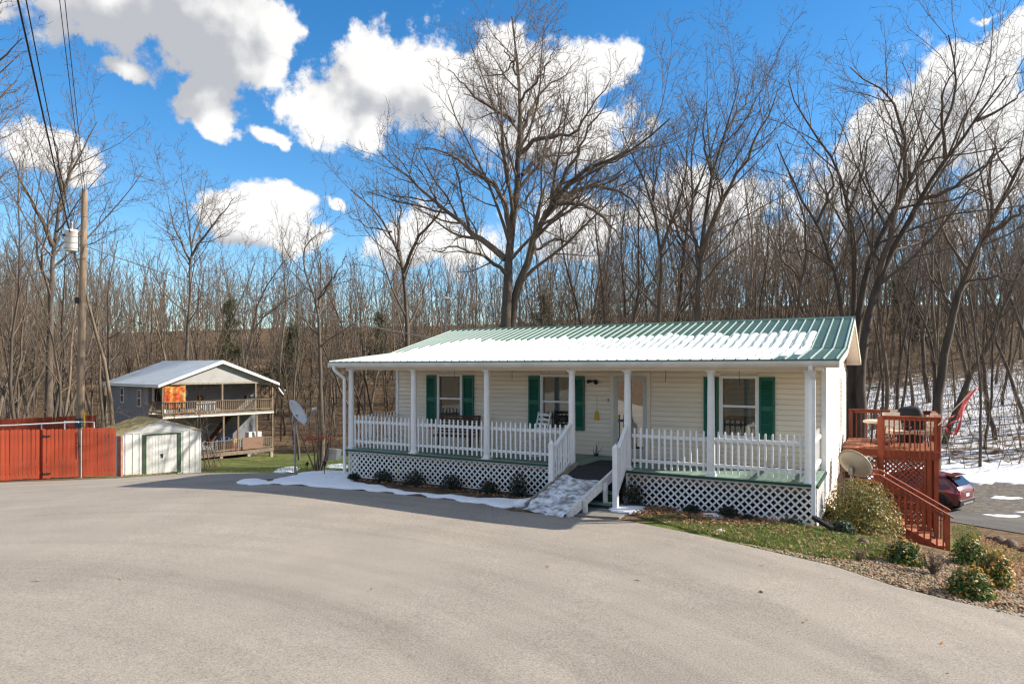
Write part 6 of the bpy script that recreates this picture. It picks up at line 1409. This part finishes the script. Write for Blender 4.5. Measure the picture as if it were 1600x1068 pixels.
# ------------------------------------------------------------------ shrubs
def leaf_cloud(seed, n, R, leaf, flat=.0, shape='dome', up=.4):
    rr = np.random.default_rng(seed); V = []; Q = []; R = np.array(R)
    lumps = rr.normal(0, 1, (9, 3)); lumps /= np.linalg.norm(lumps, axis=1)[:, None]
    d = rr.normal(0, 1, (n, 3)); d /= np.linalg.norm(d, axis=1)[:, None]
    if shape == 'dome': d[:, 2] = np.abs(d[:, 2])*1.0-.15
    rad = rr.random(n)**.45*(.78+.34*np.max(d @ lumps.T, axis=1)); P = d*rad[:, None]*R+np.array([0, 0, R[2]*.12])
    nrm = d+rr.normal(0, .7, (n, 3))+np.array([0, 0, up]); nrm /= np.linalg.norm(nrm, axis=1)[:, None]
    a = np.cross(nrm, rr.normal(0, 1, (n, 3))); a /= np.linalg.norm(a, axis=1)[:, None]; b = np.cross(nrm, a); s = leaf*rr.uniform(.6, 1.3, n)[:, None]
    V = np.stack([P-a*s, P+b*s*.42, P+a*s, P-b*s*.42], 1).reshape(-1, 3); Q = np.arange(4*n).reshape(n, 4); return V, Q, rad
def stems(seed, n, R, r=.012):
    rr = np.random.default_rng(seed); T = []
    for i in range(n):
        a = rr.uniform(0, 6.28); e = np.array([math.cos(a)*R[0]*.7, math.sin(a)*R[1]*.7, R[2]*rr.uniform(.6, 1.0)]); p = np.array([e*t*np.array([t**.3, t**.3, 1])+rr.normal(0, .02, 3)*t for t in np.linspace(0, 1, 5)]); T.append((p, np.linspace(r, r*.3, 5)))
        for j in range(3): q = p[2+j % 2]; dd = rr.normal(0, 1, 3)*R*.3; dd[2] = abs(dd[2]); T.append((np.array([q, q+dd*.5, q+dd]), np.linspace(r*.5, r*.2, 3)))
    return tubes(T, 4)
def shrub(name, label, px, py, wpx, hpx, seed, leafm, n, leaf, group=None, tips=None, stemm='twig', d=None, nst=9, shape='dome', loc=None):
    gx, gy = loc or G(px, py); s = gy/F; R = (wpx*s/2, wpx*s/2*.9, hpx*s); t = thing(name, (gx, gy, gz1(gx, gy)-.02), label, 'shrub', group)
    V, Q = stems(seed, nst, R); link('stems', np_mesh('stems', V, Q, M[stemm]), t)
    V, Q, rad = leaf_cloud(seed+1, n, R, leaf, shape=shape); V[:, 2] = np.maximum(V[:, 2], .01); link('foliage', np_mesh('foliage', V, Q, M[leafm], False), t)['kind'] = 'stuff'
    if tips:
        m_, n2 = tips; V, Q, rad = leaf_cloud(seed+2, n2, tuple(x*1.08 for x in R), leaf*.9, shape=shape); k = np.repeat(rad > .82, 4); keep = np.where(rad > .8)[0]
        if len(keep): Vk = V.reshape(-1, 4, 3)[keep].reshape(-1, 3); Vk[:, 2] = np.maximum(Vk[:, 2], .02); link('tips', np_mesh('tips', Vk, np.arange(len(Vk)).reshape(-1, 4), M[m_], False), t)['kind'] = 'stuff'
    return t
for i, (px, py, w, h, lb) in enumerate([(553, 749, 22, 12, 'lowest dark boxwood at the left end of the lattice'), (598, 752, 36, 20, 'second dark boxwood from the left lattice end'), (648, 757, 38, 25, 'dark rounded boxwood in front of the second column'), (707, 762, 36, 24, 'dark boxwood between the second and third columns'), (771, 767, 34, 23, 'dark low boxwood just right of the third column'), (834, 766, 34, 40, 'taller dark boxwood beside the ramp foot'), (1000, 786, 40, 40, 'dark upright boxwood right of the ramp railing'), (1082, 800, 30, 14, 'low dark shrub under the lattice among fallen leaves'), (1140, 806, 36, 20, 'dark spreading shrub under the sixth column'), (1175, 808, 22, 10, 'tiny dark shrub at the lattice right of the sixth column')]):
    gx, gy = G(px, py); u, v = UVl(gx, gy); v = min(v, -.36); shrub('boxwood_shrub', lb, px, py, w, h, 400+i*7, 'box_leaf', 1500, .026, 'boxwoods along the lattice', loc=W2(u, v))
shrub('leafy_shrub', 'big olive-yellow leafy shrub at the right corner of the house', 1336, 820, 116, 90, 500, 'shrub_leaf', 8500, .033, tips=('nandina_tip', 420), nst=22, loc=W2(13.25, 1.4))
shrub('juniper_shrub', 'low green juniper in front of the big leafy shrub', 1316, 833, 40, 24, 520, 'juniper', 1500, .035, stemm='twig')
shrub('juniper_shrub', 'flat green ground shrub by the downspout', 1240, 818, 44, 13, 530, 'juniper', 1000, .03)
for i, (px, py, w, h, lb, tp) in enumerate([(1413, 880, 60, 42, 'round green nandina with yellow tips before the stairs', 420), (1516, 884, 62, 50, 'greenest nandina at the back of the group of three', 250), (1517, 931, 68, 48, 'nandina with golden tips at the drive edge', 600), (1552, 915, 58, 56, 'nandina with orange and red leaves on its right side', 1100)]):
    shrub('nandina_shrub', lb, px, py, w, h, 540+i*9, 'nandina', 2000, .034, 'nandinas in the gravel bed', tips=('nandina_tip', tp), nst=14)
def bare_shrub(label, px, py, w, h, seed, n=22, m='twig_tan'):
    gx, gy = G(px, py); s = gy/F; rr = np.random.default_rng(seed); br = []
    for i in range(n):
        a = rr.uniform(0, 6.28); sp_ = rr.uniform(.1, 1); e = np.array([math.cos(a)*w*s/2*sp_, math.sin(a)*w*s/2*sp_, h*s*rr.uniform(.6, 1)]); p = np.array([e*t+rr.normal(0, .015, 3)*t for t in np.linspace(0, 1, 5)]); br.append((p, np.linspace(.009, .003, 5)))
        for j in range(5): q = p[1+j % 4]; dd = rr.normal(0, .35, 3)*h*s*.5+np.array([0, 0, h*s*.15]); br.append((np.array([q, q+dd*.5, q+dd]), np.array([.005, .004, .0025])))
    V, Q = tubes(br, 4); t = thing('bare_shrub', (gx, gy, gz1(gx, gy)-.02), label, 'shrub'); link('twigs', np_mesh('twigs', V, Q, M[m]), t)
bare_shrub('leafless twiggy shrub between two nandinas', 1458, 897, 40, 36, 601, 26); bare_shrub('small leafless shrub at the edge of the lawn', 1340, 876, 24, 20, 602, 16); bare_shrub('tiny dry tuft in the gravel bed', 1405, 893, 14, 8, 603, 10); bare_shrub('dry stalks beside the right newel post', 978, 792, 14, 18, 604, 9, 'wire_grey')
# multi-stem reddish shrub by the pole dish
gx, gy = G(497, 737); ms = Tree(71, 3, .006, 1.1, up=.12, wig=.12)
for i in range(7):
    a = i*.9; p = ms.path((gx+.12*math.cos(a), gy+.12*math.sin(a), gz1(gx, gy)-.05), (.28*math.cos(a), .28*math.sin(a), 1), 2.1+.25*(i % 3), 8, 0); ms.limb(p, .045, .012, 0, .4, kids=5, klen=.8)
a, b = ms.meshes('x', M['bark_dark'], M['twig'], (gx, gy, gz1(gx, gy))); t = thing('multi_stem_shrub', (gx, gy, gz1(gx, gy)), 'bare multi-stem shrub with brown leaves beside the pole dish', 'shrub'); link('trunk', a, t); link('crown', b, t)
V, Q, _ = leaf_cloud(72, 420, (.75, .7, .5), .05); V[:, 2] += 1.35; link('dead_leaves', np_mesh('dead_leaves', V, Q, mat('russet_leaves', (.26,.085,.05), .8, .2, 20), False), t)
# ------------------------------------------------------------------ grass, leaves, pebbles
def scatter(poly, n, seed):
    rr = np.random.default_rng(seed); xs = [p[0] for p in poly]; ys = [p[1] for p in poly]; x = rr.uniform(min(xs), max(xs), n*4); y = rr.uniform(min(ys), max(ys), n*4); k = poly_in(poly, x, y); return x[k][:n], y[k][:n], rr
LAWN = gpoly([(1000, 809), (1050, 803), (1110, 814), (1200, 818), (1285, 824), (1330, 838), (1385, 842), (1395, 862), (1360, 874), (1290, 872), (1200, 855), (1100, 834)])
GRAV = gpoly([(1150, 848), (1260, 868), (1330, 876), (1400, 876), (1440, 872), (1490, 868), (1540, 872), (1600, 900), (1660, 950), (1640, 975), (1500, 941), (1400, 916), (1300, 883), (1200, 860)])
GREEN2 = gpoly([(1486, 822), (1520, 818), (1535, 835), (1528, 858), (1492, 862)])
YARD = [(-13, 29.5), (-7.5, 27.5), (-5, 24), (-4, 33), (-5, 50), (-13, 52)]
def grass(polys, name, label):
    Vs = []; Qs = []; b = 0
    for poly, n, h, seed in polys:
        x, y, rr = scatter(poly, n, seed); n = len(x); z = gz(x, y); keep = np.sin(x*2.3+np.sin(y*1.9)*2)+rr.normal(0, .7, n) > -.75; x, y, z = x[keep], y[keep], z[keep]; n = len(x)
        a = rr.uniform(0, 6.28, n); hh = h*rr.uniform(.4, 1.2, n); w = .004+.05*h; lean = rr.normal(0, .35, (n, 2))*hh[:, None]
        P = np.stack([x, y, z-.005], 1); dx = np.stack([np.cos(a)*w, np.sin(a)*w, 0*a], 1); tip = P+np.stack([lean[:, 0], lean[:, 1], hh], 1)
        V = np.stack([P-dx, P+dx, tip+dx*.25, tip-dx*.25], 1).reshape(-1, 3); Vs.append(V); Qs.append(np.arange(4*n).reshape(n, 4)+b); b += 4*n
    tag(link(name, np_mesh(name, np.concatenate(Vs), np.concatenate(Qs), M['grass'], False)), label, 'grass', kind='stuff')
grass([(LAWN, 34000, .055, 1), (GREEN2, 5000, .06, 2)], 'lawn_grass', 'short green winter grass in front of the right lattice')
grass([(YARD, 30000, .10, 3)], 'yard_grass', 'pale green winter grass of the rear yard beside the shed')
def leaves(polys, name, label, m='dry_leaf', s0=.045):
    Vs = []; Qs = []; b = 0
    for poly, n, seed in polys:
        x, y, rr = scatter(poly, n, seed); n = len(x); P = np.stack([x, y, gz(x, y)+rr.uniform(.012, .04, n)], 1); nrm = rr.normal(0, .35, (n, 3))+[0, 0, 1]; nrm /= np.linalg.norm(nrm, axis=1)[:, None]
        a = np.cross(nrm, rr.normal(0, 1, (n, 3))); a /= np.linalg.norm(a, axis=1)[:, None]; c = np.cross(nrm, a); s = s0*rr.uniform(.5, 1.2, n)[:, None]
        Vs.append(np.stack([P-a*s, P+c*s*.55, P+a*s+nrm*s*.3, P-c*s*.55], 1).reshape(-1, 3)); Qs.append(np.arange(4*n).reshape(n, 4)+b); b += 4*n
    tag(link(name, np_mesh(name, np.concatenate(Vs), np.concatenate(Qs), M[m], False)), label, 'leaves', kind='stuff')
BEDR = gpoly([(985, 803), (1020, 790), (1100, 800), (1200, 806), (1270, 812), (1280, 826), (1180, 822), (1090, 820), (1010, 812)])
LIT = gpoly([(1490, 870), (1540, 835), (1600, 850), (1680, 880), (1700, 960), (1600, 925), (1545, 880)])
SHEDL = gpoly([(182, 743), (260, 742), (316, 737), (345, 729), (340, 724), (318, 733), (250, 740)])
leaves([(LAWN, 1100, 4), (BEDR, 3200, 5), (LIT, 5200, 6), (GRAV, 1300, 7), (SHEDL, 900, 8), ([W2(-.4, -.75), W2(6.6, -.85), W2(6.6, -.2), W2(-.4, -.2)], 700, 9)], 'fallen_leaves', 'dry brown leaves fallen on the lawn, beds and shed front')
leaves([([(-14, 6), (6, 7), (5, 13), (-9, 16)], 34, 12)], 'drive_leaves', 'few single brown leaves lying on the drive', s0=.034)
def pebbles():
    x, y, rr = scatter(GRAV, 17000, 21); n = len(x); s = rr.uniform(.010, .026, n); z = gz(x, y)+s*.4
    ico = np.array([(0,0,1),(1,0,0),(0,1,0),(-1,0,0),(0,-1,0),(0,0,-1)], float); tri = np.array([(0,1,2),(0,2,3),(0,3,4),(0,4,1),(5,2,1),(5,3,2),(5,4,3),(5,1,4)])
    a = rr.uniform(0, 6.28, n); c, sn = np.cos(a), np.sin(a); sc = np.stack([s*rr.uniform(.8, 1.5, n), s*rr.uniform(.7, 1.2, n), s*rr.uniform(.5, .9, n)], 1)
    L = ico[None]*sc[:, None, :]; X = L[:, :, 0]*c[:, None]-L[:, :, 1]*sn[:, None]+x[:, None]; Y = L[:, :, 0]*sn[:, None]+L[:, :, 1]*c[:, None]+y[:, None]; Z = L[:, :, 2]+z[:, None]
    V = np.stack([X, Y, Z], -1).reshape(-1, 3); T = (tri[None]+np.arange(n)[:, None, None]*6).reshape(-1, 3)
    tag(link('gravel_bed', np_mesh('gravel_bed', V, T, M['pebble'], True)), 'bed of tan river pebbles along the drive edge', 'gravel', kind='stuff')
pebbles()
def rock(px, py, w, h, label, seed):
    gx, gy = G(px, py); s = gy/F; rr = np.random.default_rng(seed); mb = MB(); n = 10; prof = [(0, 0), (.5, .0), (.56, .25), (.48, .6), (.3, .9), (0, 1.)]
    mb.lathe([(max(a, .001)*w*s, b*h*s) for a, b in prof], n); mb.v = [(x*(1+.12*rr.normal()), y*(1+.12*rr.normal()), z*(1+.08*rr.normal())) for x, y, z in mb.v]; o = mb.build('rock', M['rock']); o.location = (gx, gy, gz1(gx, gy)-.02); tag(o, label, 'rock')
M['rock'] = mat('brown_rock', (.16,.125,.10), .9, .25, 9, .5)
rock(1349, 849, 16, 11, 'brown rock lying on the lawn near the stairs', 1)
for i in range(7): rock(1548+i*9+(i % 2)*4, 842+i*3.4, 13+(i*5) % 9, 6+(i*3) % 5, ['flat rock nearest the green patch by the road', 'second edging rock along the lower road', 'third edging rock along the lower road', 'fourth edging rock along the lower road', 'fifth edging rock along the lower road', 'sixth edging rock along the lower road', 'farthest edging rock along the lower road'][i], 10+i)
